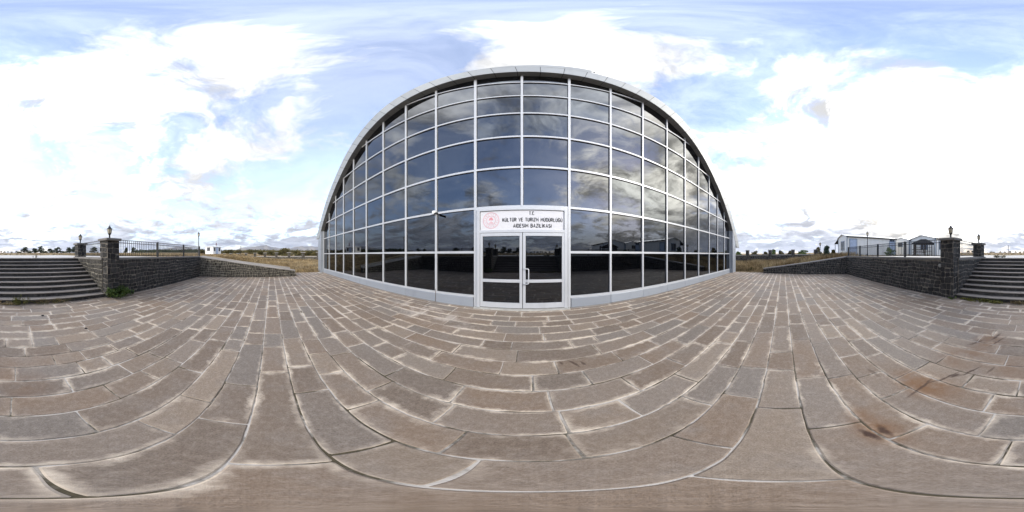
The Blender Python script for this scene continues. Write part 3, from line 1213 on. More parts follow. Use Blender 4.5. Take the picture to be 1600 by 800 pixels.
def build_fin():
    ZL, ZR = 3.05, 2.25
    inn = cut_low(offset_curve(0), ZL, ZR)
    out = cut_low(offset_curve(FIN), ZL, ZR)
    L = resample(out, 2)[1]
    npan = int(L / .66)
    per = 4
    ri, _ = resample(inn, npan * per + 1)
    ro, _ = resample(out, npan * per + 1)
    b = MB()
    bs = MB()
    rnd = random.Random(9)
    # dark carcass just behind the cladding
    for (arr, yy) in ((0, 0),):
        vs, fs = [], []
        for i in range(len(ri)):
            vs += [(ri[i][0], FR + .012, ri[i][1]), (ro[i][0], FR + .012, ro[i][1])]
        for i in range(len(ri) - 1):
            fs.append((2 * i, 2 * i + 1, 2 * i + 3, 2 * i + 2))
        b.add(vs, fs, 1)
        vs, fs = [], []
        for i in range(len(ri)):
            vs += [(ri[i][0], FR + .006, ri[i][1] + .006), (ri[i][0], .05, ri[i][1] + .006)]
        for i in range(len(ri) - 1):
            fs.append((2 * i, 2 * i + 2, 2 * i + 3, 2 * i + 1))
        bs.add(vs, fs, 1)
    for k in range(npan):
        t = rnd.random()
        dy = rnd.uniform(-.003, .003)
        vs, fs = [], []
        n = per + 1
        for j in range(n):
            f = 0.0
            i = k * per + j
            pi, po = np.array(ri[i]), np.array(ro[i])
            if j == 0:
                pi = pi + (np.array(ri[i + 1]) - pi) * .05
                po = po + (np.array(ro[i + 1]) - po) * .05
            if j == n - 1:
                pi = pi + (np.array(ri[i - 1]) - pi) * .05
                po = po + (np.array(ro[i - 1]) - po) * .05
            vs += [(pi[0], FR + dy, pi[1]), (po[0], FR + dy, po[1]), (po[0], FR + dy + .02, po[1] + .004)]
        for j in range(n - 1):
            a = 3 * j
            fs.append((a, a + 1, a + 4, a + 3))
            fs.append((a + 1, a + 2, a + 5, a + 4))
        b.add(vs, fs, 0, t)
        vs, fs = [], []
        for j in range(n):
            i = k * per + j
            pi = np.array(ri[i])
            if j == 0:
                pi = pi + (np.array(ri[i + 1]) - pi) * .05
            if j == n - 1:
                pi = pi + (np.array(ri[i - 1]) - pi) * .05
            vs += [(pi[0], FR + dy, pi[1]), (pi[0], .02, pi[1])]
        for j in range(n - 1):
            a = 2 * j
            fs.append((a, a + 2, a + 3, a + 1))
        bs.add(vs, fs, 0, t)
    # closed lower ends
    for i in (0, -1):
        a, c = ri[i], ro[i]
        b.add([(a[0], FR, a[1]), (c[0], FR, c[1]), (c[0], .3, c[1]), (a[0], .3, a[1])], [(0, 1, 2, 3)], 0)
    b.build('roof_trim', [M['panel'], M['seam']], hall)
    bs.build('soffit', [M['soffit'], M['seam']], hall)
    # vault: outer skin running back over the hall
    v = MB()
    vs, fs = [], []
    ys = [FR + .02, 2, 6, 12, 20, 30]
    m = len(ro)
    for yy in ys:
        for p in ro:
            vs.append((p[0], yy, p[1] - .002))
    for r_ in range(len(ys) - 1):
        for i in range(m - 1):
            a = r_ * m + i
            fs.append((a, a + 1, a + m + 1, a + m))
    v.add(vs, fs, 0)
    v.add([(p[0], 30, p[1]) for p in ro], [tuple(range(m))], 0)
    v.build('roof', M['roofmetal'], hall, True)
    # strip added over the crown to copy a panorama stitching step, no real flashing
    fl = MB()
    seg = [p for p in out if -1.6 < p[0] < 2.02]
    for k in range(5):
        aa, cc = int(k / 5 * (len(seg) - 1)), int((k + 1) / 5 * (len(seg) - 1))
        pts = seg[aa:cc + 1]
        poly = [(p[0] + (.004 if i == 0 else 0), p[1] - .02) for i, p in enumerate(pts)]
        tops = []
        for p in reversed(pts):
            up = .34 * smoothstep(-1.6, 1.3, p[0])
            tops.append((p[0] - (.004 if p is pts[-1] else 0), p[1] + up))
        fl.prism(poly + tops, 'y', FR - .005, FR + .05, 0)
    fl.build('stitch_step_strip', M['panel'], hall)
    b = MB()
    e = seg[-1]
    b.box((e[0] - .005, FR, e[1] + .16), (e[0] + .10, FR + .03, e[1] + .185))
    b.box((e[0] + .085, FR - .01, e[1] + .14), (e[0] + .115, FR + .04, e[1] + .23))
    b.build('spotlight', M['gasket'], hall)


build_fin()

COLX = [-13.57 + 1.357 * i for i in range(21)]
ROWZ = [.335 + 1.318 * i for i in range(9)]
MW = .034


def build_curtain():
    rnd = random.Random(77)
    # panes
    cells = []
    for i in range(20):
        xa, xb = COLX[i] + MW - .004, COLX[i + 1] - MW + .004
        for j in range(8):
            za, zb = ROWZ[j] + MW - .004, ROWZ[j + 1] - MW + .004
            if i in (9, 10) and j < 2:
                continue
            xs = np.linspace(xa, xb, 15)
            tops = [min(zb, arch(float(x)) - .004) for x in xs]
            if max(tops) < za + .03:
                continue
            poly_t = [(float(x), t) for x, t in zip(xs, tops) if t > za + .004]
            if len(poly_t) < 2:
                continue
            poly = [(poly_t[0][0], za), (poly_t[-1][0], za)] + poly_t[::-1]
            if all(abs(t - zb) < 1e-6 for t in tops):
                poly = [(xa, za), (xb, za), (xb, zb), (xa, zb)]
            area = 0
            for k in range(len(poly)):
                p, q = poly[k], poly[(k + 1) % len(poly)]
                area += p[0] * q[1] - p[1] * q[0]
            area = abs(area) / 2
            cx, cz = (xa + xb) / 2, (za + max(tops)) / 2
            dist = math.sqrt((cx + BX) ** 2 + BY ** 2 + (cz - EYE) ** 2)
            cells.append((area * BY / dist ** 3, poly, cx, cz))
    cells.sort(key=lambda c: -c[0])
    rest = MB()
    for k, (_, poly, cx, cz) in enumerate(cells):
        tx, tz = rnd.gauss(0, .0022), rnd.gauss(0, .0022)
        n = len(poly)
        f = [(p[0], .006 + tx * (p[0] - cx) + tz * (p[1] - cz), p[1]) for p in poly]
        bk = [(p[0], .03, p[1]) for p in poly]
        fs = [tuple(range(n)), tuple(range(2 * n - 1, n - 1, -1))]
        for i in range(n):
            j = (i + 1) % n
            fs.append((j, i, i + n, j + n))
        if k < 100:
            b = MB()
            b.add(f + bk, fs)
            b.build('window_pane', M['glass'], hall)
        else:
            rest.add(f + bk, fs)
    if rest.v:
        o = rest.build('window_pane', M['glass'], hall)
        o['kind'] = 'stuff'
    # uprights
    for i in range(21):
        x = COLX[i]
        z0 = ROWZ[2] if i == 10 else .33
        if i in (9, 11):
            z0 = 0
        z1 = arch(x) - .005
        w = MW if i not in (9, 11) else MW + .004
        b = MB()
        b.box((x - w, -.045, z0), (x + w, .004, z1), 0, .5, .004)
        b.box((x - w - .014, -.004, z0), (x + w + .014, .02, z1), 1)
        b.build('mullion', [M['frame'], M['gasket']], hall)
    # cross bars
    for j in range(8):
        z = ROWZ[j]
        xs = [x for x, az in ARC if az > z + MW]
        x0, x1 = max(min(xs), -13.57), min(max(xs), 13.57)
        spans = [(x0, x1)] if j > 1 else [(x0, COLX[9]), (COLX[11], x1)]
        b = MB()
        for a, c in spans:
            b.box((a, -.040, z - MW), (c, .003, z + MW), 0, .5)
            b.box((a, -.005, z - MW - .016), (c, .019, z + MW + .012), 1)
        b.build('transom', [M['frame'], M['gasket']], hall)
    # plinth panels
    for i in range(20):
        if i in (9, 10):
            continue
        b = MB()
        x0, x1 = COLX[i] + .004, COLX[i + 1] - .004
        if i == 8:
            x1 -= .05
        if i == 11:
            x0 += .05
        b.box((x0, -.06 + rnd.uniform(-.002, .002), 0.0), (x1, .01, ROWZ[0] - MW - .003), 0, rnd.random(), .006)
        b.build('plinth_panel', M['plinth'], hall)
    b = MB()
    b.box((-13.57, -.02, -.1), (13.57, .05, ROWZ[0]), 0)
    b.build('plinth_backing', M['seam'], hall)
    # dark stone kerb at the foot of the plinth
    for i in range(20):
        if i in (9, 10):
            continue
        b = MB()
        b.box((COLX[i] + .01, -.13 + rnd.uniform(-.015, .015), -.06), (COLX[i + 1] - .01, -.062, .022 + rnd.uniform(-.008, .008)), 0, rnd.random(), .008)
        b.build('foot_kerb', M['coping'], hall)
    # corner pilasters
    for s in (-1, 1):
        b = MB()
        xa, xb = 13.60, 14.46
        n = 8
        lev = [0, 1.02, 2.06, 3.10, 4.2]
        for k in range(4):
            z0, z1 = lev[k] + .005, lev[k + 1] - .005
            xs = np.linspace(xa, xb, n)
            top = [min(z1, arch(float(x)) + .06) for x in xs]
            if max(top) < z0 + .05:
                continue
            pts = [(float(x), t) for x, t in zip(xs, top) if t > z0]
            poly = [(s * pts[0][0], z0), (s * pts[-1][0], z0)] + [(s * p[0], p[1]) for p in pts[::-1]]
            b.prism(poly, 'y', -.285, .9, 0, .3 + .3 * random.random())
        pts = [(float(x), arch(float(x)) + .05) for x in np.linspace(xa + .008, xb - .008, n)]
        poly = [(s * (xa + .008), 0), (s * (xb - .008), 0)] + [(s * p[0], p[1]) for p in pts[::-1]]
        b.prism(poly, 'y', -.277, .89, 1)
        b.build('pilaster', [M['plinth'], M['seam']], hall)
        b = MB()
        b.box((s * 13.75, .9, -.1), (s * 14.2, 29.9, 2.3))
        b.build('side_wall', M['siding'], hall)


build_curtain()


def build_door():
    # frame round both leaves and the board above
    b = MB()
    x0, x1 = -1.305, 1.30
    b.box((x0, -.085, 0.02), (x0 + .10, .02, 2.93), 0, .5, .004)
    b.box((x1 - .10, -.085, 0.02), (x1, .02, 2.93), 0, .5, .004)
    b.box((x0 + .10, -.083, 2.855), (x1 - .10, .02, 2.93), 0, .5, .004)
    b.box((x0 + .10, -.083, 2.205), (x1 - .10, .02, 2.285), 0, .5, .004)
    b.build('door_frame', M['frame'], hall)
    b = MB()
    b.box((x0 - .06, -.20, -.05), (x1 + .05, .05, .03), 0, .5, .006)
    b.build('threshold', M['palestone'], hall)
    b = MB()
    for xa in (x0 + .1, x1 - .1):
        b.box((xa - .006, -.06, .03), (xa + .006, .0, 2.2))
    b.box((-.03, -.05, .03), (.07, .0, 2.2))
    b.box((x0 + .02, -.055, .02), (x1 - .02, .018, .045))
    b.build('door_gasket', M['gasket'], hall)
    for side in (-1, 1):
        a, c = (-1.196, .0) if side < 0 else (.03, 1.206)
        if side < 0:
            c = .012
        d = MB()
        st = .075
        d.box((a, -.075, .045), (a + st, -.01, 2.20), 0, .5, .004)
        d.box((c - st, -.075, .045), (c, -.01, 2.20), 0, .5, .004)
        d.box((a + st, -.073, .045), (c - st, -.012, .20), 0, .5, .004)
        d.box((a + st, -.073, .80), (c - st, -.012, .885), 0, .5, .004)
        d.box((a + st, -.073, 2.105), (c - st, -.012, 2.20), 0, .5, .004)
        dr = d.build('door', M['frame'], hall)
        for z0, z1 in ((.20, .80), (.885, 2.105)):
            p = MB()
            p.box((a + st + .012, -.046, z0 + .012), (c - st - .012, -.032, z1 - .012), 0)
            p.box((a + st - .002, -.0435, z0 - .002), (c - st + .002, -.034, z1 + .002), 1)
            p.build('door_pane', [M['glass'], M['gasket']], dr)
        if side > 0:
            h = MB()
            hx = a + .035
            h.tube([(hx, -.075, 1.20), (hx, -.135, 1.20), (hx + .02, -.145, 1.20), (hx + .11, -.15, 1.19), (hx + .125, -.15, 1.17), (hx + .125, -.15, .80), (hx + .11, -.15, .78), (hx + .02, -.145, .77), (hx, -.135, .77), (hx, -.075, .77)], .014, 10, 0)
            h.tube([(hx, -.074, .75), (hx, -.09, .75)], .026, 12)
            h.build('handle', M['frame'], dr, True)


build_door()


# name board over the door
def build_board():
    t = thing('name_board', 'white board with a round red emblem and black Turkish lettering above the glass doors', 'sign', (BX, BY - .052, 2.285))
    b = MB()
    b.box((-1.203, 0, .002), (1.198, .03, .568), 0)
    b.build('board', M['signwhite'], t)
    b = MB()
    b.box((-1.204, -.006, .0), (-1.192, .025, .57))
    b.box((1.188, -.006, .0), (1.199, .025, .57))
    b.box((-1.192, -.0055, .558), (1.188, .0245, .57))
    b.build('board_edge', M['gasket'], t)

    # condensed signwriter capitals drawn as strokes on a unit-high grid: letter -> (width, strokes)
    def arc(cx, cy, rx, ry, a0, a1, n=10):
        return [(cx + rx * math.cos(R(a0 + (a1 - a0) * k / n)), cy + ry * math.sin(R(a0 + (a1 - a0) * k / n))) for k in range(n + 1)]
    ubody = [[(0, 1), (0, .26)] + arc(.25, .26, .25, .26, 180, 360) + [(.5, 1)]]
    gbody = [arc(.25, .74, .25, .26, 20, 180) + arc(.25, .26, .25, .26, 180, 360) + [(.5, .5), (.28, .5)]]
    GL = {
        'T': (.5, [[(0, 1), (.5, 1)], [(.25, 1), (.25, 0)]]),
        'C': (.48, [arc(.25, .74, .25, .26, 20, 180) + arc(.25, .26, .25, .26, 180, 340)]),
        'K': (.5, [[(0, 0), (0, 1)], [(.5, 1), (.03, .42)], [(.16, .58), (.52, 0)]]),
        'U': (.5, ubody), 'Ü': (.5, ubody + [[(.10, 1.19), (.17, 1.19)], [(.33, 1.19), (.40, 1.19)]]),
        'L': (.42, [[(0, 1), (0, 0), (.42, 0)]]),
        'R': (.5, [[(0, 0), (0, 1), (.26, 1)] + arc(.26, .76, .23, .24, 90, -90) + [(0, .52)], [(.25, .52), (.5, 0)]]),
        'V': (.54, [[(0, 1), (.27, 0), (.54, 1)]]),
        'E': (.42, [[(.42, 1), (0, 1), (0, 0), (.42, 0)], [(0, .52), (.36, .52)]]),
        'I': (.0, [[(0, 0), (0, 1)]]), 'İ': (.0, [[(0, 0), (0, 1)], [(-.04, 1.2), (.04, 1.2)]]),
        'Z': (.46, [[(0, 1), (.46, 1), (0, 0), (.46, 0)]]),
        'M': (.66, [[(0, 0), (0, 1), (.33, .35), (.66, 1), (.66, 0)]]),
        'D': (.5, [[(0, 0), (0, 1), (.22, 1)] + arc(.22, .72, .28, .28, 90, 0) + arc(.22, .28, .28, .28, 0, -90) + [(0, 0)]]),
        'G': (.5, gbody), 'Ğ': (.5, gbody + [arc(.25, 1.25, .12, .09, 200, 340, 6)]),
        'A': (.54, [[(0, 0), (.27, 1), (.54, 0)], [(.09, .3), (.45, .3)]]),
        'S': (.46, [arc(.23, .755, .23, .245, 25, 270) + arc(.23, .255, .23, .255, 90, -155)]),
        'B': (.5, [[(0, .52), (0, 1), (.26, 1)] + arc(.26, .76, .21, .24, 90, -90) + [(0, .52), (0, 0), (.26, 0)] + arc(.26, .26, .24, .26, -90, 90)]),
        '.': (.04, [[(-.02, .06), (.06, .06)]]), ' ': (.24, []),
    }

    def text(s, cx, z, w, h):
        TH = .108
        gap = .31
        tot = sum(GL[c][0] for c in s) + gap * (len(s) - 1)
        sx = w / tot
        mb = MB()
        u = 0
        lay = 0
        for c in s:
            gw, strokes = GL[c]
            for st in strokes:
                lay = (lay + 1) % 7
                yq = -.003 - .0003 * lay
                P = [(cx - w / 2 + (u + a) * sx, z + b_ * h) for a, b_ in st]
                t_ = TH * h * .98
                L_, R_ = [], []
                for k in range(len(P)):
                    a_ = P[max(0, k - 1)]
                    b_ = P[min(len(P) - 1, k + 1)]
                    def nrm(p, q):
                        dx, dz = q[0] - p[0], q[1] - p[1]
                        l_ = math.hypot(dx, dz) or 1
                        return (-dz / l_, dx / l_)
                    n0 = nrm(a_, P[k]) if k > 0 else nrm(P[k], b_)
                    n1 = nrm(P[k], b_) if k < len(P) - 1 else n0
                    mx_, mz_ = n0[0] + n1[0], n0[1] + n1[1]
                    ml = math.hypot(mx_, mz_) or 1
                    mx_, mz_ = mx_ / ml, mz_ / ml
                    sc_ = min(1.9, 1 / max(.3, mx_ * n0[0] + mz_ * n0[1]))
                    L_.append((P[k][0] + mx_ * t_ * sc_, yq, P[k][1] + mz_ * t_ * sc_))
                    R_.append((P[k][0] - mx_ * t_ * sc_, yq, P[k][1] - mz_ * t_ * sc_))
                n_ = len(P)
                mb.add(L_ + R_, [(k, k + n_, k + n_ + 1, k + 1) for k in range(n_ - 1)])
            u += gw + gap
        mb.build('lettering', M['signblack'], t)
    text('T.C.', .285, .425, .15, .095)
    text('KÜLTÜR VE TURİZM MÜDÜRLÜĞÜ', .30, .237, 1.68, .096)
    text('AİDESİM BAZİLİKASI', .295, .062, 1.06, .096)
    # round emblem: two rings, a ring of stars, a small tree over a plinth
    e = MB()
    cx, cz = -.875, .285

    def ring(r0, r1, n=64):
        vs, fs = [], []
        for k in range(n):
            a = 2 * math.pi * k / n
            for r in (r0, r1):
                vs.append((cx + r * math.cos(a), -.003, cz + r * math.sin(a)))
        for k in range(n):
            k2 = (k + 1) % n
            fs.append((2 * k, 2 * k + 1, 2 * k2 + 1, 2 * k2))
        e.add(vs, fs)
    ring(.230, .238)
    ring(.220, .224)
    ring(.139, .145)
    ring(.120, .123)
    for k in range(16):
        a = 2 * math.pi * k / 16 + math.pi / 2
        sx, sz = cx + .183 * math.cos(a), cz + .183 * math.sin(a)
        vs = [(sx + (r * math.cos(q)), -.003, sz + r * math.sin(q)) for r, q in [((.017 if i % 2 == 0 else .008), math.pi / 2 + i * math.pi / 5) for i in range(10)]]
        e.add(vs, [tuple(range(10))])
    for k in range(40):
        a = 2 * math.pi * k / 40
        sx, sz = cx + .131 * math.cos(a), cz + .131 * math.sin(a)
        e.add([(sx - .003, -.003, sz - .003), (sx + .003, -.003, sz - .003), (sx + .003, -.003, sz + .003), (sx - .003, -.003, sz + .003)], [(0, 1, 2, 3)])
    # tree
    e.add([(cx - .008, -.003, cz - .055), (cx + .008, -.003, cz - .055), (cx + .006, -.003, cz + .03), (cx - .006, -.003, cz + .03)], [(0, 1, 2, 3)])
    for (ox, oz, r) in ((0, .075, .022), (-.030, .055, .021), (.030, .055, .021), (-.045, .018, .020), (.045, .018, .020), (-.018, .03, .016), (.018, .03, .016)):
        e.add([(cx + ox + r * math.cos(q), -.0035, cz + oz + r * math.sin(q)) for q in [2 * math.pi * k / 10 for k in range(10)]], [tuple(range(10))])
    for dz in (-.062, -.078, -.090):
        w = .06 if dz < -.07 else .045
        e.add([(cx - w, -.003, cz + dz), (cx + w, -.003, cz + dz), (cx + w, -.003, cz + dz + .007), (cx - w, -.003, cz + dz + .007)], [(0, 1, 2, 3)])
    e.build('emblem', M['signred'], t)


build_board()

# security camera on the facade
t = thing('security_camera', 'small security camera fixed where two bars of the glass front cross, left of the door', 'camera', (BX + COLX[8] - .02, BY - .05, ROWZ[2]))
b = MB()
b.box((-.07, -.09, -.035), (.035, 0, .075), 0, None, .008)
b.build('junction_box', M['cambody'], t)
b = MB()
b.tube([(.02, -.06, -.01), (.06, -.10, -.035)], .016, 8)
b.tube([(.05, -.09, -.03), (.19, -.20, -.075)], .034, 12)
b.tube([(.185, -.197, -.0735), (.215, -.22, -.083)], [.042, .042], 12)
b.build('camera_body', M['gasket'], t, True)
# cable conduit at the foot below
b = MB()
b.tube([(BX + COLX[8] + .01, BY - .075, .0), (BX + COLX[8] + .01, BY - .075, .33), (BX + COLX[8] + .005, BY - .06, .45)], .008, 6)
tag(b.build('cable', M['wood']), 'short brown cable climbing the plinth below the security camera', 'cable')

# ------------------------------------------------------------------ yard behind the steps
b = MB()
ZA = Z_TOP + .012
for (x0, x1, y0, y1) in ((-9.5, -3.6, -34, -5.5), (3.35, 13.5, -34, -5.5), (-3.6, 3.35, -34, -8.1)):
    b.add([(x0, y0, ZA), (x1, y0, ZA), (x1, y1, ZA), (x0, y1, ZA)], [(0, 1, 2, 3)])
struct(b.build('concrete_yard', M['concrete']))


# ------------------------------------------------------------------ perimeter walls in the fields
def perimeter(name, label, pts, ztop_f, post_w, cap_w, post_up, seed, cop=True, stone='basalt'):
    rnd = random.Random(seed)
    o0 = pts[0]
    t = thing(name, label, 'wall', (o0[0], o0[1], 0), 0, 'perimeter walls of the grounds')
    b, c = MB(), MB()
    for a, e in zip(pts[:-1], pts[1:]):
        za, ze = ztop_f(*a), ztop_f(*e)
        A, E_ = Vector((a[0] - o0[0], a[1] - o0[1], 0)), Vector((e[0] - o0[0], e[1] - o0[1], 0))
        d = (E_ - A)
        L = d.length
        d.normalize()
        nr = d.cross(Vector((0, 0, 1)))
        zb = min(za, ze) - 1.6
        vs = []
        for z0, z1 in ((zb, zb), (za - .1, ze - .1)):
            vs += [A + Vector((0, 0, z0)), E_ + Vector((0, 0, z1)), E_ - nr * .3 + Vector((0, 0, z1)), A - nr * .3 + Vector((0, 0, z0))]
        b.add(vs, [(0, 1, 5, 4), (1, 2, 6, 5), (2, 3, 7, 6), (3, 0, 4, 7), (4, 5, 6, 7)], 1)
        zl = min(za, ze) - .1
        stone_face(b, A, d, L, lambda u: zl, rnd, 0, .2, (.2, .42), z0=zl - 1.2)
        coping_run(c, A[:2], E_[:2], za, ze, .38, .1, .04, 0, 1.5, rnd)
    b.build('masonry', [M[stone], M['wallmortar']], t)
    c.build('coping', M['palecoping'], t)
    for p in pts:
        z = ztop_f(*p)
        q = MB()
        h = post_w / 2
        q.box((-h, -h, z - 1.5), (h, h, z + post_up - .1), 1)
        for o, d in (((-h, -h, 0), (1, 0, 0)), ((h, -h, 0), (0, 1, 0)), ((h, h, 0), (-1, 0, 0)), ((-h, h, 0), (0, -1, 0))):
            stone_face(q, o, d, post_w, lambda u: z + post_up - .1, rnd, 0, .2, (.2, .4), z0=z - .9)
        po = q.build('wall_post', [M[stone], M['wallmortar']], t)
        po.location = (p[0] - o0[0], p[1] - o0[1], 0)
        k = MB()
        hc = cap_w / 2
        k.box((-hc, -hc, z + post_up - .1), (hc, hc, z + post_up), 0, None, .02)
        ko = k.build('post_cap', M['palecoping' if cap_w > .6 else 'coping'], po)
    return t


lw = [(-42.02 + 1.876 * i, -10.69 + 2.341 * i) for i in range(-1, 13)]
perimeter('perimeter_wall', 'low wall with pale coping and capped stone posts crossing the field below the distant mountains', lw, lambda x, y: EYE - .0105 * math.hypot(x, y) - (0), .48, .78, .72, 61, stone='basalt_brown')
rw = [(24.2, 5.4 - 3.42 * i) for i in range(-4, 4)]
perimeter('perimeter_wall', 'dark stone wall with square posts behind the tall dry grass beside the hall', rw[::-1] if False else rw, lambda x, y: 1.57 - .03 * (y - 2) / 3, .46, .56, .70, 62)


# ------------------------------------------------------------------ cabins
def cabin(label, x0, y0, wid, length, yaw, zb, eave, ridge, doors, windows, gable_feat, awning=None, group='white cabins behind the railing'):
    """local frame: front gable on the plane y=0 (facing +y), x from 0 to wid, body runs to y=-length; long visible side at x=0 (facing -x)"""
    t = thing('white_cabin', label, 'cabin', (x0, y0, zb), yaw, group)
    b = MB()
    prof = [(0, 0), (wid, 0), (wid, eave), (wid / 2, ridge), (0, eave)]
    b.prism(prof, 'y', 0, -length, 0)
    # lapped boards on the gable and on the long sides
    n = int(eave / .36)
    for i in range(n):
        za, zc = i * eave / n, (i + 1) * eave / n - .02
        for xs in (-.022, wid):
            b.box((xs, -.03, za), (xs + .022, -length + .03, zc))
    b.build('wall', M['siding'], t)
    r = MB()
    ov = .16
    for s in (0, 1):
        xa, za = (-ov, eave - ov * (ridge - eave) / (wid / 2)) if s == 0 else (wid + ov, eave - ov * (ridge - eave) / (wid / 2))
        m = wid / 2
        r.prism([(xa, za), (m, ridge), (m, ridge + .07), (xa, za + .07)], 'y', ov, -length - ov, 0)
    for s in (-1, 1):
        xe = -ov - .03 if s < 0 else wid + ov
        zz = eave - ov * (ridge - eave) / (wid / 2)
        r.box((xe, ov, zz - .05), (xe + .03, -length - ov, zz + .09), 1)
    r.build('roof', [M['whiteroof'], M['darkroof']], t)
    for (xx, yy) in ((0, 0), (wid, 0), (0, -length)):
        tr = MB()
        tr.box((xx - .045, yy - .045, 0), (xx + .045, yy + .045, eave), 0)
        tr.build('corner_trim', M['blueframe'], t)
    for (u, w, h, zsill) in doors:
        d = MB()
        d.box((-.07, -u, zsill), (-.035, -u - w, zsill + h))
        do = d.build('door', M['bluedoor'], t)
        f = MB()
        for a in (-u + .04, -u - w - .04):
            f.box((-.085, a - .04, zsill), (-.03, a + .04, zsill + h + .08))
        f.box((-.084, -u, zsill + h), (-.031, -u - w, zsill + h + .08))
        f.build('door_frame', M['blueframe'], do)
        hd = MB()
        hd.box((-.105, -u - w + .1, zsill + 1.0), (-.06, -u - w + .14, zsill + 1.12))
        hd.build('handle', M['iron'], do)
    for (face, u, w, z0, h) in windows:
        d = MB()
        f = MB()
        if face == 'side':
            d.box((-.06, -u, z0), (-.03, -u - w, z0 + h))
            for a in (-u + .03, -u - w / 2, -u - w - .03):
                f.box((-.075, a - .035, z0), (-.028, a + .035, z0 + h))
            for a in (z0, z0 + h):
                f.box((-.078, -u + .065, a - .035), (-.027, -u - w - .065, a + .035))
        else:
            d.box((u, .03, z0), (u + w, .05, z0 + h))
            for a in (u - .03, u + w / 2, u + w + .03):
                f.box((a - .035, .0, z0), (a + .035, .072, z0 + h))
            for a in (z0, z0 + h):
                f.box((u - .065, .0, a - .035), (u + w + .065, .075, a + .035))
        wo = f.build('window', M['blueframe'], t)
        d.build('pane', M['darkglass'], wo)
    if awning:
        xa, xb, ya, yb, zh, zl = awning
        a = MB()
        a.prism([(xa, zh), (xb, zl), (xb, zl - .08), (xa, zh - .08)], 'y', ya, yb, 0)
        ao = a.build('awning', M['darkroof'], t)
        for yy in (ya - .1, yb + .1):
            p = MB()
            p.box((xb - .12, yy - .04, -.3), (xb - .04, yy + .04, zl))
            p.build('awning_post', M['iron'], ao)
    return t


zc = 1.40
cabin('long white boarded cabin with a pale blue door behind the slim lamp post', 20.4, -8.4, 3.5, 8.4, R(0), zc, 2.62, 3.05,
      [(.42, 1.0, 2.25, 0.02), (7.15, 1.0, 2.1, .02)], [('gable', 1.0, 1.2, .8, 1.25), ('side', 7.2, .9, 2.2, .3)], None, (3.5, 5.2, .1, -3, 2.55, 1.95))
cabin('smaller white cabin with a dark gable window, between long cabin and arbour', 19.2, -18.7, 3.6, 6.5, R(3), zc, 2.55, 3.0,
      [(.15, .9, 2.1, .02)], [('gable', 1.6, 1.0, 1.5, .7)], None)
cabin('white cabin with a blue shuttered window half hidden by the dark arbour', 14.4, -19.4, 4.8, 7.5, R(6), zc, 2.6, 3.15,
      [], [('side', 1.1, 1.0, .95, 1.25), ('gable', 1.5, 1.1, .9, 1.1)], None)

# small guard cabin with a flag in the left field
gx, gy = at(333, 56)
gz = outer_h(gx, gy)
gdir = math.atan2(-gy, -gx)
t = thing('guard_cabin', 'small white guard cabin alone in the dry field with a flag pole behind it', 'cabin', (gx, gy, gz + .1), math.atan2(-gy, -gx) - R(45))
# local frame: the corner (+x, +y) points at the court, so two faces show
gh = ztop_at(385.6, 55) - gz - .1
b = MB()
b.box((-1.9, -1.9, -.4), (1.9, 1.9, gh - .15), 0)
b.build('wall', M['siding'], t)
b = MB()
b.prism([(-2.02, gh - .15), (2.02, gh - .15), (2.02, gh - .02), (0, gh + .18), (-2.02, gh - .02)], 'x', -2.05, 2.05)
b.build('roof', M['whiteroof'], t)
for (face, u, w, z0, h, mt) in (('x', -.9, 1.3, .95, 1.15, 'darkglass'), ('y', -1.5, .8, .9, 1.15, 'darkglass'), ('y', -.35, .85, .05, 2.0, 'bluedoor'), ('y', .9, .7, .9, 1.15, 'darkglass')):
    f, p = MB(), MB()
    if face == 'x':
        f.box((1.86, u - .08, z0 - .08), (1.95, u + w + .08, z0 + h + .08))
        p.box((1.9, u, z0), (1.97, u + w / 2 - .04, z0 + h))
        p.box((1.9, u + w / 2 + .04, z0), (1.97, u + w, z0 + h))
    else:
        f.box((u - .08, 1.86, z0 - .08), (u + w + .08, 1.95, z0 + h + .08))
        p.box((u, 1.9, z0), (u + w, 1.97, z0 + h))
    fo = f.build('door' if mt == 'bluedoor' else 'window', M['blueframe'] if mt == 'bluedoor' else M['signwhite'], t)
    p.build('panel' if mt == 'bluedoor' else 'pane', M[mt], fo)
px_, py_ = at(338.5, 59)
t = thing('flag_pole', 'thin pole with a small dark red flag rising behind the guard cabin', 'flag pole', (px_, py_, outer_h(px_, py_)))
ph = ztop_at(376.3, 59) - outer_h(px_, py_)
b = MB()
b.tube([(0, 0, -.2), (0, 0, ph)], [.05, .035], 8)
b.build('pole', M['coping'], t)
b = MB()
vs, fs = [], []
for i in range(9):
    for j in range(2):
        vs.append((-.03 + .04 * math.sin(i * 1.3), .03 - i * .045, ph - .55 - j * .95 - i * .05))
for i in range(8):
    fs.append((2 * i, 2 * i + 1, 2 * i + 3, 2 * i + 2))
b.add(vs, fs)
b.add([(v[0] + .01, v[1], v[2]) for v in vs], [f[::-1] for f in fs])
b.build('flag', M['flag'], t)

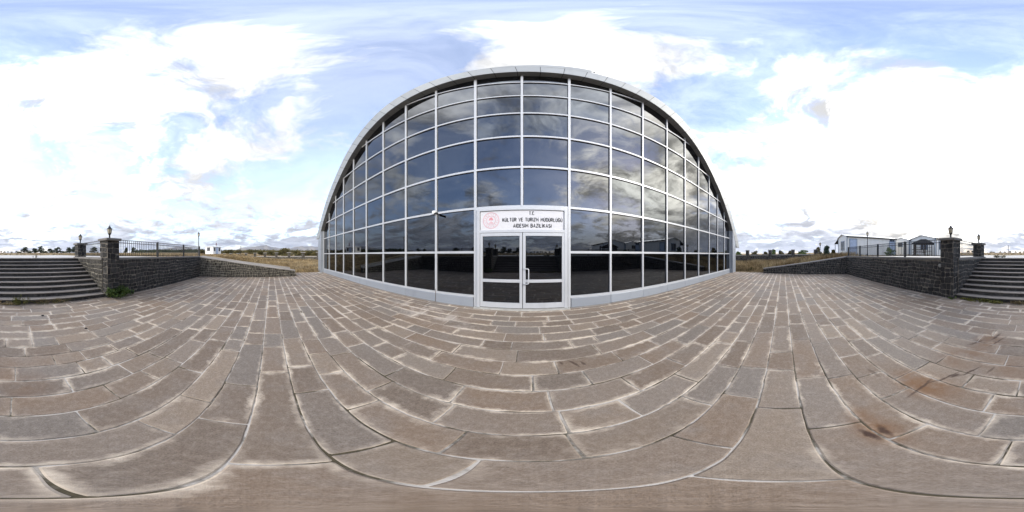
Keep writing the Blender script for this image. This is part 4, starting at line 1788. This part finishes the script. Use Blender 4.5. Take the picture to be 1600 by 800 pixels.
# garden arbour and bench in front of the cabins
ax, ay = at(1443, 22)
t = thing('garden_arbour', 'dark hip roofed timber arbour with lattice sides in front of the white cabins', 'arbour', (ax, ay, zc), R(38))
b = MB()
s_, zt_, ze_ = 1.42, 2.25, 1.64
b.add([(-s_, -s_, ze_), (s_, -s_, ze_), (s_, s_, ze_), (-s_, s_, ze_), (-.35, 0, zt_), (.35, 0, zt_),
       (-s_, -s_, ze_ - .09), (s_, -s_, ze_ - .09), (s_, s_, ze_ - .09), (-s_, s_, ze_ - .09)],
      [(0, 1, 5, 4), (1, 2, 5), (2, 3, 4, 5), (3, 0, 4), (6, 7, 1, 0), (7, 8, 2, 1), (8, 9, 3, 2), (9, 6, 0, 3), (9, 8, 7, 6)])
b.build('roof', M['darkroof'], t)
for xx in (-1.12, 1.12):
    for yy in (-1.12, 1.12):
        b = MB()
        b.box((xx - .06, yy - .06, -.05), (xx + .06, yy + .06, ze_ - .05))
        b.build('post', M['wood'], t)
for side in range(2):
    b = MB()
    for k in range(10):
        u = -1.1 + k * .245
        if side == 0:
            b.box((u - .02, 1.19, .05), (u + .02, 1.22, 1.62))
        else:
            b.box((1.19, u - .02, .05), (1.22, u + .02, 1.62))
    for z_ in (.15, .6, 1.05, 1.5):
        if side == 0:
            b.box((-1.14, 1.222, z_ - .02), (1.14, 1.24, z_ + .02))
        else:
            b.box((1.222, -1.14, z_ - .02), (1.24, 1.14, z_ + .02))
    b.build('lattice', M['wood'], t)
ax2, ay2 = at(1436, 18.2)
t = thing('picnic_table', 'dark timber picnic table on the terrace beside the arbour', 'table', (ax2, ay2, zc), R(50))
b = MB()
for k in range(4):
    b.box((-.75, -.34 + k * .175, .70), (.75, -.34 + k * .175 + .155, .75))
b.build('table_top', M['wood'], t)
for yy in (-.72, .72):
    b = MB()
    b.box((-.75, yy - .13, .42), (.75, yy + .13, .46))
    b.build('bench_board', M['wood'], t)
for xx in (-.55, .55):
    b = MB()
    b.prism([(-.28, .70), (-.18, .70), (-.62, 0), (-.74, 0)], 'x', xx - .03, xx + .03)
    b.prism([(.18, .70), (.28, .70), (.74, 0), (.62, 0)], 'x', xx - .03, xx + .03)
    b.box((xx - .029, -.82, .36), (xx + .029, .82, .42))
    b.build('leg', M['wood'], t)


# ------------------------------------------------------------------ vegetation
def leaf_quads(centres, size, rng, squash=1.0):
    n = len(centres)
    a = rng.normal(size=(n, 3))
    a /= np.linalg.norm(a, axis=1)[:, None]
    u = np.cross(a, rng.normal(size=(n, 3)))
    u /= np.linalg.norm(u, axis=1)[:, None]
    w = np.cross(a, u)
    s = size * rng.uniform(.6, 1.4, (n, 1))
    c = centres
    return np.stack([c - u * s, c - w * s * .55, c + u * s, c + w * s * .55], 1).reshape(-1, 3)


def crown_points(lobes, n, rng):
    """points near the surface and inside a union of ellipsoids; lobes: (cx,cy,cz,rx,ry,rz)"""
    vol = np.array([l[3] * l[4] * l[5] for l in lobes]) ** .67
    cnt = rng.multinomial(n, vol / vol.sum())
    pts, tn = [], []
    for l, k in zip(lobes, cnt):
        d = rng.normal(size=(k, 3))
        d /= np.linalg.norm(d, axis=1)[:, None]
        r = rng.uniform(.25, 1.0, (k, 1)) ** .5 * rng.uniform(.85, 1.12, (k, 1))
        pts.append(np.array(l[:3]) + d * r * np.array(l[3:]))
        tn.append(np.clip(rng.uniform(.1, .9) + rng.normal(0, .17, k), 0, 1))
    return np.concatenate(pts), np.concatenate(tn)


def tree(name, label, cat, x, y, h, w, mat, group, seed, leafs=900, size=.22, trunk=.25, shape='round', z=None):
    rng = np.random.default_rng(seed)
    z = outer_h(x, y) if z is None else z
    t = thing(name, label, cat, (x, y, z - .1), 0, group)
    lobes = []
    nl = 16
    for k in range(nl):
        q = (k + rng.uniform(0, 1)) / nl
        zz = h * (trunk + (1 - trunk) * (.05 + .83 * q))
        if shape == 'cone':
            rad = w * .5 * (1.02 - q) * .75
        else:
            rad = w * .5 * math.sin(math.pi * (.30 + .60 * q)) * .78
        a = rng.uniform(0, 2 * math.pi)
        rr = w * rng.uniform(.13, .24)
        lobes.append((rad * math.cos(a) * rng.uniform(.3, 1.1), rad * math.sin(a) * rng.uniform(.3, 1.1), zz, rr, rr, rr * rng.uniform(.6, 1.0) * min(1.5, h / w * .9)))
    if shape == 'cone':
        lobes.append((0, 0, h * .92, w * .07, w * .07, h * .09))
    p, tn = crown_points(lobes, leafs, rng)
    p[:, 2] = np.clip(p[:, 2], h * .03, h * 1.02)
    np_mesh('crown', leaf_quads(p, size, rng), 4, tn, M[mat], t)
    b = MB()
    b.tube([(0, 0, -.2), (.03 * w, 0, h * .3), (0, .02 * w, h * .62)], [w * .045 + .02, w * .03 + .015, .015], 7)
    for k in range(5):
        l = lobes[k]
        b.tube([(.02 * w, 0, h * (.15 + .05 * k)), (l[0] * .5, l[1] * .5, (h * .3 + l[2]) / 2), (l[0], l[1], l[2])], [w * .018 + .012, w * .012 + .008, .008], 5)
    b.build('trunk', M['bark'], t)
    return t


G1 = 'dark olive trees along the far edge of the field'
sp = 100
for px, wpx, pt, d, nm, mat, lb, grp in [
        (38, 15, 385.6, 110, 'olive_tree', 'leafdark', 'round dark green tree first from the open gap at the back of the field', G1),
        (63, 12, 383.2, 112, 'olive_tree', 'leafdark', 'tallest pointed dark green tree at the far field edge behind the steps', G1),
        (54, 10, 387, 111, 'olive_tree', 'leafdark', 'low dark tree leaning against the tallest pointed tree', G1),
        (79, 12, 388.2, 113, 'olive_tree', 'leafdark', 'small dark tree at the start of the long clump behind the steps', G1),
        (90, 14, 385.6, 114, 'olive_tree', 'leafdark', 'broad dark tree topping the long clump behind the steps', G1),
        (108, 12, 386.6, 112, 'olive_tree', 'leafdark', 'dark tree between the long clump and the short stone pillar', G1),
        (116, 10, 385, 110, 'olive_tree', 'leafdark', 'dark tree right against the edge of the short stone pillar', G1),
        (147, 14, 386, 108, 'olive_tree', 'leafdark', 'dark tree seen between the two pillars through the short railing', G1),
        (197, 7, 386.5, 105, 'olive_tree', 'leafdark', 'slim dark tree behind the railing next to the large pillar', G1),
        (208.5, 9, 385.8, 104, 'olive_tree', 'leafdark', 'rounder dark tree behind the railing, second from the large pillar', G1)]:
    x, y = at(px, d)
    z = outer_h(x, y)
    w = R(wpx * .225) * d * 1.1
    tree(nm, lb, 'tree', x, y, ztop_at(pt, d) - z, w, mat, grp, sp, 700, .33, .1)
    sp += 1

G2 = 'autumn bushes beyond the perimeter wall'
for px, wpx, pt, d, lb in [
        (317, 16, 389.6, 66, 'olive brown bush between the left lamp post and the guard cabin'),
        (357, 16, 389.2, 64, 'olive brown bush just right of the guard cabin'),
        (372, 14, 390.2, 60, 'low olive bush behind the slim black lamp post'),
        (392, 18, 389.0, 60, 'broad yellowish bush below the mountain crest'),
        (408, 13, 391.4, 62, 'dull flat bush under the middle of the mountain'),
        (424, 15, 391.5, 58, 'low bush left of the largest round bush in the field'),
        (447, 26, 386.6, 50, 'largest round green yellow bush beyond the low perimeter wall'),
        (466, 14, 391.0, 50, 'olive bush leaning on the right side of the largest round bush'),
        (480, 16, 391.8, 56, 'dull bush between the largest round bush and the hall'),
        (494, 14, 390.6, 54, 'olive bush partly hidden by the left corner of the hall')]:
    x, y = at(px, d)
    z = outer_h(x, y)
    w = R(wpx * .225) * d * 1.15
    tree('bush', lb, 'bush', x, y, ztop_at(pt, d) - z, w, 'leafolive', G2, sp, 1100, .19, .04)
    sp += 1

G3 = 'autumn bushes behind the dark perimeter wall'
for px, wpx, pt, d, lb in [
        (1154, 12, 391.8, 40, 'olive bush at the right corner of the hall, behind the dark wall'),
        (1180, 14, 391.5, 42, 'thin brownish bush behind the wall between its first two posts'),
        (1196, 9, 391.8, 42, 'small grey green bush just left of the second wall post'),
        (1208, 10, 388.6, 40, 'rounded yellow green bush right behind the second wall post'),
        (1220, 11, 390.4, 41, 'brown bush alone between the second and third wall posts'),
        (1234, 10, 390.2, 41, 'olive bush just left of the third wall post'),
        (1256, 17, 389.4, 40, 'broad pale bush between the third and fourth wall posts'),
        (1278, 12, 385.6, 39, 'tall light green bush behind the slim lamp post on the slope'),
        (1302, 7, 388.6, 34, 'small bush under the dark awning of the long cabin')]:
    x, y = at(px, d)
    z = outer_h(x, y)
    w = R(wpx * .225) * d * 1.15
    tree('bush', lb, 'bush', x, y, ztop_at(pt, d) - z, w, 'leafolive' if sp % 3 else 'leafgreen', G3, sp, 900, .14, .04)
    sp += 1
x, y = at(1292, 20.2)
z = outer_h(x, y)
tree('evergreen_bush', 'dark blue green conical evergreen bush on the grassy slope beside the long cabin', 'bush', x, y, ztop_at(382.3, 20.2) - z, 1.55, 'leafever', None, sp, 2600, .055, .03, 'cone')
x, y = at(1391, 16.5)
tree('shrub', 'pale leafy shrub behind the railing in front of the long white cabin', 'shrub', x, y, 1.02, 1.15, 'leafgreen', None, 301, 700, .055, .05, z=Z_TOP)

# small dark shrubs and low things on the far skyline behind the steps
G4 = 'small dark shrubs dotted along the far skyline'
proto = None
k = 0
for px, wpx, pt in [(47, 13, 391.4), (71, 12, 391.0), (84, 16, 390.4), (99, 14, 391.2), (30, 9, 392), (126, 12, 391.5), (2, 3, 391.2), (7, 5, 392), (12.5, 2.2, 391), (18, 5, 392.6), (26, 6, 391.5), (1549, 6, 392.4), (1553, 5, 392.8), (1563, 4, 392), (1570, 4, 392.6), (1578, 5, 391.4), (1587, 3.5, 391.5), (1594, 5, 392.2), (1599, 3, 391.8), (1513, 6, 390.8), (1520, 6, 391)]:
    dd = 106 if 28 < px < 130 else 150
    x, y = at(px, dd)
    z = outer_h(x, y)
    w = R(wpx * .225) * dd
    h = ztop_at(pt, dd) - z
    if proto is None:
        rng = np.random.default_rng(55)
        lob = [(rng.uniform(-.3, .3), rng.uniform(-.3, .3), rng.uniform(.25, .75), .26, .26, .26) for _ in range(9)]
        p, tn = crown_points(lob, 260, rng)
        proto = np_mesh('far_shrub', leaf_quads(p, .10, rng), 4, tn, M['leafdark'])
        o = proto
    else:
        o = proto.copy()
        C.objects.link(o)
    o.location = (x, y, z - .1)
    o.scale = (w, w, h)
    o.rotation_euler = (0, 0, k * 1.1)
    tag(o, 'tiny dark shrub on the far skyline of the tan field behind the steps', 'shrub', G4)
    k += 1


# far wood behind the left railing that reads as one mass
def far_wood():
    rng = np.random.default_rng(91)
    lob = []
    for px in np.arange(212, 330, 1.1):
        d = rng.uniform(135, 175)
        x, y = at(px, d)
        z = outer_h(x, y)
        top = ztop_at(rng.uniform(389.2, 391.4), d)
        hh = max(1.2, top - z)
        lob.append((x, y, z + hh * .5, 2.0, 2.0, hh * .55))
    p, tn = crown_points(lob, 11000, rng)
    o = np_mesh('far_wood', leaf_quads(p, .42, rng), 4, tn, M['leafdark'])
    tag(o, 'continuous dark strip of distant trees behind the left railing', 'trees', None, 'stuff')
    lob = []
    for px in np.arange(322, 500, .9):
        d = rng.uniform(75, 130)
        x, y = at(px, d)
        z = outer_h(x, y)
        top = ztop_at(rng.uniform(389.4, 392.2), d)
        hh = max(1.0, top - z)
        r_ = rng.uniform(1.1, 2.2)
        lob.append((x, y, z + hh * .45, r_, r_, hh * .55))
    p, tn = crown_points(lob, 16000, rng)
    o = np_mesh('far_thicket', leaf_quads(p, .30, rng), 4, tn, M['leafolive'])
    tag(o, 'olive brown thicket filling the far side of the field below the mountains', 'trees', None, 'stuff')


far_wood()


# dry grass on the slopes and fields
def dry_grass():
    rng = np.random.default_rng(5)
    P, H, W, T = [], [], [], []

    def scatter(n, fx, fy, hmin, hmax, wmin, wmax, ok):
        k = 0
        while k < n:
            x, y = fx(), fy()
            if not ok(x, y):
                continue
            z = outer_h(x, y)
            # patchy height and colour
            q = .5 + .5 * math.sin(x * .9 + 1.3 * math.sin(y * .7)) * math.sin(y * .8 + math.sin(x * .5))
            P.append((x, y, z - .03))
            H.append(rng.uniform(hmin, hmax) * (.55 + .6 * q))
            W.append(rng.uniform(wmin, wmax))
            T.append(min(1, max(0, .42 + .75 * (q - .5) + .2 * math.sin(x * 2.1 + y * 1.3) + rng.normal(0, .2))))
            k += 1
    okL = lambda x, y: x < -14.12 and (y < 36) and not (y < 1.9 and x > xl(y) - 1.0)
    okR = lambda x, y: x > 14.38 or (y < 1.7 and x > xr(y) + .5)
    scatter(30000, lambda: -14.1 - 16 * rng.random() ** 1.5, lambda: rng.uniform(-5, 14), .12, .36, .004, .013, okL)
    scatter(30000, lambda: 12.7 + 11.5 * rng.random() ** 1.2, lambda: rng.uniform(-6.5, 13), .22, .58, .004, .015, lambda x, y: okR(x, y) and x < 24)
    scatter(5000, lambda: rng.uniform(-13.2, -11.9) , lambda: rng.uniform(-4, 1.6), .05, .12, .006, .012, lambda x, y: x < xl(y) - 1.05)
    scatter(16000, lambda: rng.uniform(-60, -10), lambda: rng.uniform(-45, -6.2), .10, .36, .012, .045, lambda x, y: x < -10 and math.hypot(x, y) > 13)
    scatter(12000, lambda: rng.uniform(-60, -28), lambda: rng.uniform(-10, 40), .12, .42, .012, .045, lambda x, y: True)
    scatter(5000, lambda: rng.uniform(-70, 70), lambda: rng.uniform(-80, -34.5), .12, .4, .05, .14, lambda x, y: True)
    scatter(1500, lambda: rng.uniform(14, 21), lambda: rng.uniform(-34, -6), .1, .3, .02, .05, lambda x, y: x > 13.6 and not (20 < x and y < -8))
    P, H, W, T = np.array(P), np.array(H)[:, None], np.array(W)[:, None], np.array(T)
    n = len(P)
    a = rng.uniform(0, 2 * np.pi, n)
    u = np.stack([np.cos(a), np.sin(a), np.zeros(n)], 1)
    lean = rng.normal(0, .28, (n, 3))
    lean[:, 2] = 0
    tip = P + lean * H + np.array([0, 0, 1]) * H
    mid = P + lean * H * .35 + np.array([0, 0, 1]) * H * .55
    v = np.stack([P - u * W, P + u * W, mid + u * W * .8, tip, mid - u * W * .8], 1).reshape(-1, 3)
    o = np_mesh('dry_grass', v, 5, T, M['drygrass'])
    tag(o, 'tall dry tan grass growing over the slopes and field round the court', 'grass', None, 'stuff')


dry_grass()


# weeds
def weed(name, label, x, y, z, rx, ry, h, n, size, mat, seed, stems=10, group=None):
    rng = np.random.default_rng(seed)
    t = thing(name, label, 'weed', (x, y, z), 0, group)
    lobes = []
    b = MB()
    for k in range(stems):
        a = rng.uniform(0, 2 * math.pi)
        r = math.sqrt(rng.random())
        cx, cy = rx * r * math.cos(a), ry * r * math.sin(a)
        hh = h * rng.uniform(.4, 1.0) * (1 - .35 * r)
        b.tube([(cx * .4, cy * .4, -.02), (cx * .8, cy * .8, hh * .5), (cx, cy, hh)], [.006, .005, .002], 5)
        lobes.append((cx, cy, hh * .62, rx * .26, ry * .3, hh * .42))
    p, tn = crown_points(lobes, n, rng)
    p[:, 2] = np.maximum(p[:, 2], .01)
    np_mesh('leaves', leaf_quads(p, size, rng), 4, tn, M[mat], t)
    b.build('stems', M['leafyellow'], t)
    return t


weed('leafy_weed', 'bushy bright green leafy weed at the foot of the large stone pillar', -3.62, -4.78, 0, .56, .22, .62, 1000, .040, 'leafgreen', 401, 22)
weed('leafy_weed', 'tiny green weed in the corner between the right pillar and the bottom step', 2.93, -4.93, 0, .15, .10, .17, 120, .022, 'leafgreen', 402, 6)
weed('low_weed', 'long low mat of yellowing green weeds along the right half of the bottom step', 1.85, -4.99, 0, .75, .12, .17, 900, .022, 'leafyellow', 403, 20)
weed('low_weed', 'brownish dry weeds straggling along the middle of the bottom step', .45, -5.0, 0, .6, .10, .17, 420, .020, 'drygrass', 404, 16)
weed('low_weed', 'taller dry yellow weed tuft rising before the middle of the lower steps', -.18, -4.98, 0, .28, .14, .42, 420, .020, 'leafyellow', 405, 14)
weed('low_weed', 'thin dry brown weeds along the left half of the bottom step', -1.1, -5.02, 0, .7, .10, .28, 300, .016, 'drygrass', 406, 18)
weed('low_weed', 'dry grey green weed growing on the pale yard at the top of the steps', 2.1, -8.4, Z_TOP, .35, .2, .22, 320, .025, 'leafolive', 407, 12)
weed('low_weed', 'small thin weed at the edge of the pale yard near the short left pillar', -1.0, -8.3, Z_TOP, .14, .08, .2, 60, .02, 'leafolive', 408, 6)
weed('low_weed', 'green grass clump in front of the dry slope at the right corner of the hall', 15.4, 3.1, .05, .55, .4, .4, 700, .04, 'leafolive', 409, 14)

# loose bits on the paving
for (px, py, s, lb) in ((66.5, 493.5, .03, 'small black pebble on the paving nearer to the steps'), (134, 513.3, .022, 'small black pebble on the paving further from the steps')):
    l = lat(py)
    dd = EYE / -math.tan(l)
    b = MB()
    bm = bmesh.new()
    bmesh.ops.create_icosphere(bm, subdivisions=2, radius=1)
    rn = random.Random(int(px))
    b.add([tuple(v.co * s * rn.uniform(.8, 1.15)) for v in bm.verts], [[v.index for v in f.verts] for f in bm.faces])
    bm.free()
    o = b.build('pebble', M['pebble'], None, True)
    o.location = (*at(px, dd), s * .4)
    o.scale = (1.3, .9, .6)
    tag(o, lb, 'pebble')
b = MB()
b.box((-.22, -.13, 0), (.2, .12, .035), 0, None, .015)
o = b.build('flat_stone', M['palestone'])
o.location = (-13.45, 4.12, 0)
o.rotation_euler = (0, 0, .2)
tag(o, 'flat brownish stone lying at the foot of the left corner pilaster', 'stone')


# ------------------------------------------------------------------ mountains
def ridge(name, d, prof, depth, seed):
    """prof: list of (px, py) skyline points, built as a hill of real depth at distance d"""
    rnd = random.Random(seed)
    xs = np.linspace(prof[0][0], prof[-1][0], 90)
    hs = np.interp(xs, [p[0] for p in prof], [p[1] for p in prof])
    vs, fs = [], []
    rows = 13
    for i, (px, py) in enumerate(zip(xs, hs)):
        H = max(8, ztop_at(py, d) + rnd.uniform(-3, 3))
        ph = rnd.uniform(0, 6)
        for r_ in range(rows):
            q = r_ / (rows - 1) * 2 - 1
            prof_z = math.cos(q * math.pi / 2) ** 1.3
            dd = d + q * depth + 60 * math.sin(i * .7 + r_)
            x, y = at(px, dd)
            vs.append((x, y, H * prof_z * (1 + .05 * math.sin(i * .9 + r_ * 1.7)) if 0 < r_ < rows - 1 and r_ != rows // 2 else (H if r_ == rows // 2 else -20)))
    for i in range(len(xs) - 1):
        for r_ in range(rows - 1):
            a = i * rows + r_
            fs.append((a, a + 1, a + rows + 1, a + rows))
    b = MB()
    b.add(vs, fs)
    struct(b.build(name, M['hill'], None, True))


ridge('hills', 3600, [(362, 394), (372, 389), (380, 386.8), (390, 386.2), (400, 385.2), (408, 383.8), (416, 383.6), (424, 385.6), (434, 387.4), (446, 388.6), (455, 388), (462, 385.6), (470, 384.8), (482, 385), (500, 385.6), (520, 387), (540, 391)], 700, 4)
ridge('hills', 3300, [(225, 393), (240, 391), (262, 388), (275, 385.8), (286, 385.4), (300, 388), (315, 391), (330, 394)], 600, 6)

# ------------------------------------------------------------------ haze in the valley air
b = MB()
b.box((-5300, -5300, -60), (5300, 5300, 330))
o = b.build('haze', [])
m = bpy.data.materials.new('haze_air')
m.use_nodes = True
g = NT(m.node_tree)
v = g.n('ShaderNodeVolumePrincipled')
v.inputs['Color'].default_value = (.62, .72, .92, 1)
v.inputs['Density'].default_value = .00008
out = g.n('ShaderNodeOutputMaterial')
g.link(v.outputs[0], out.inputs['Volume'])
o.data.materials.append(m)
o['kind'] = 'stuff'
o['label'] = 'thin bluish haze veiling the distant hills'
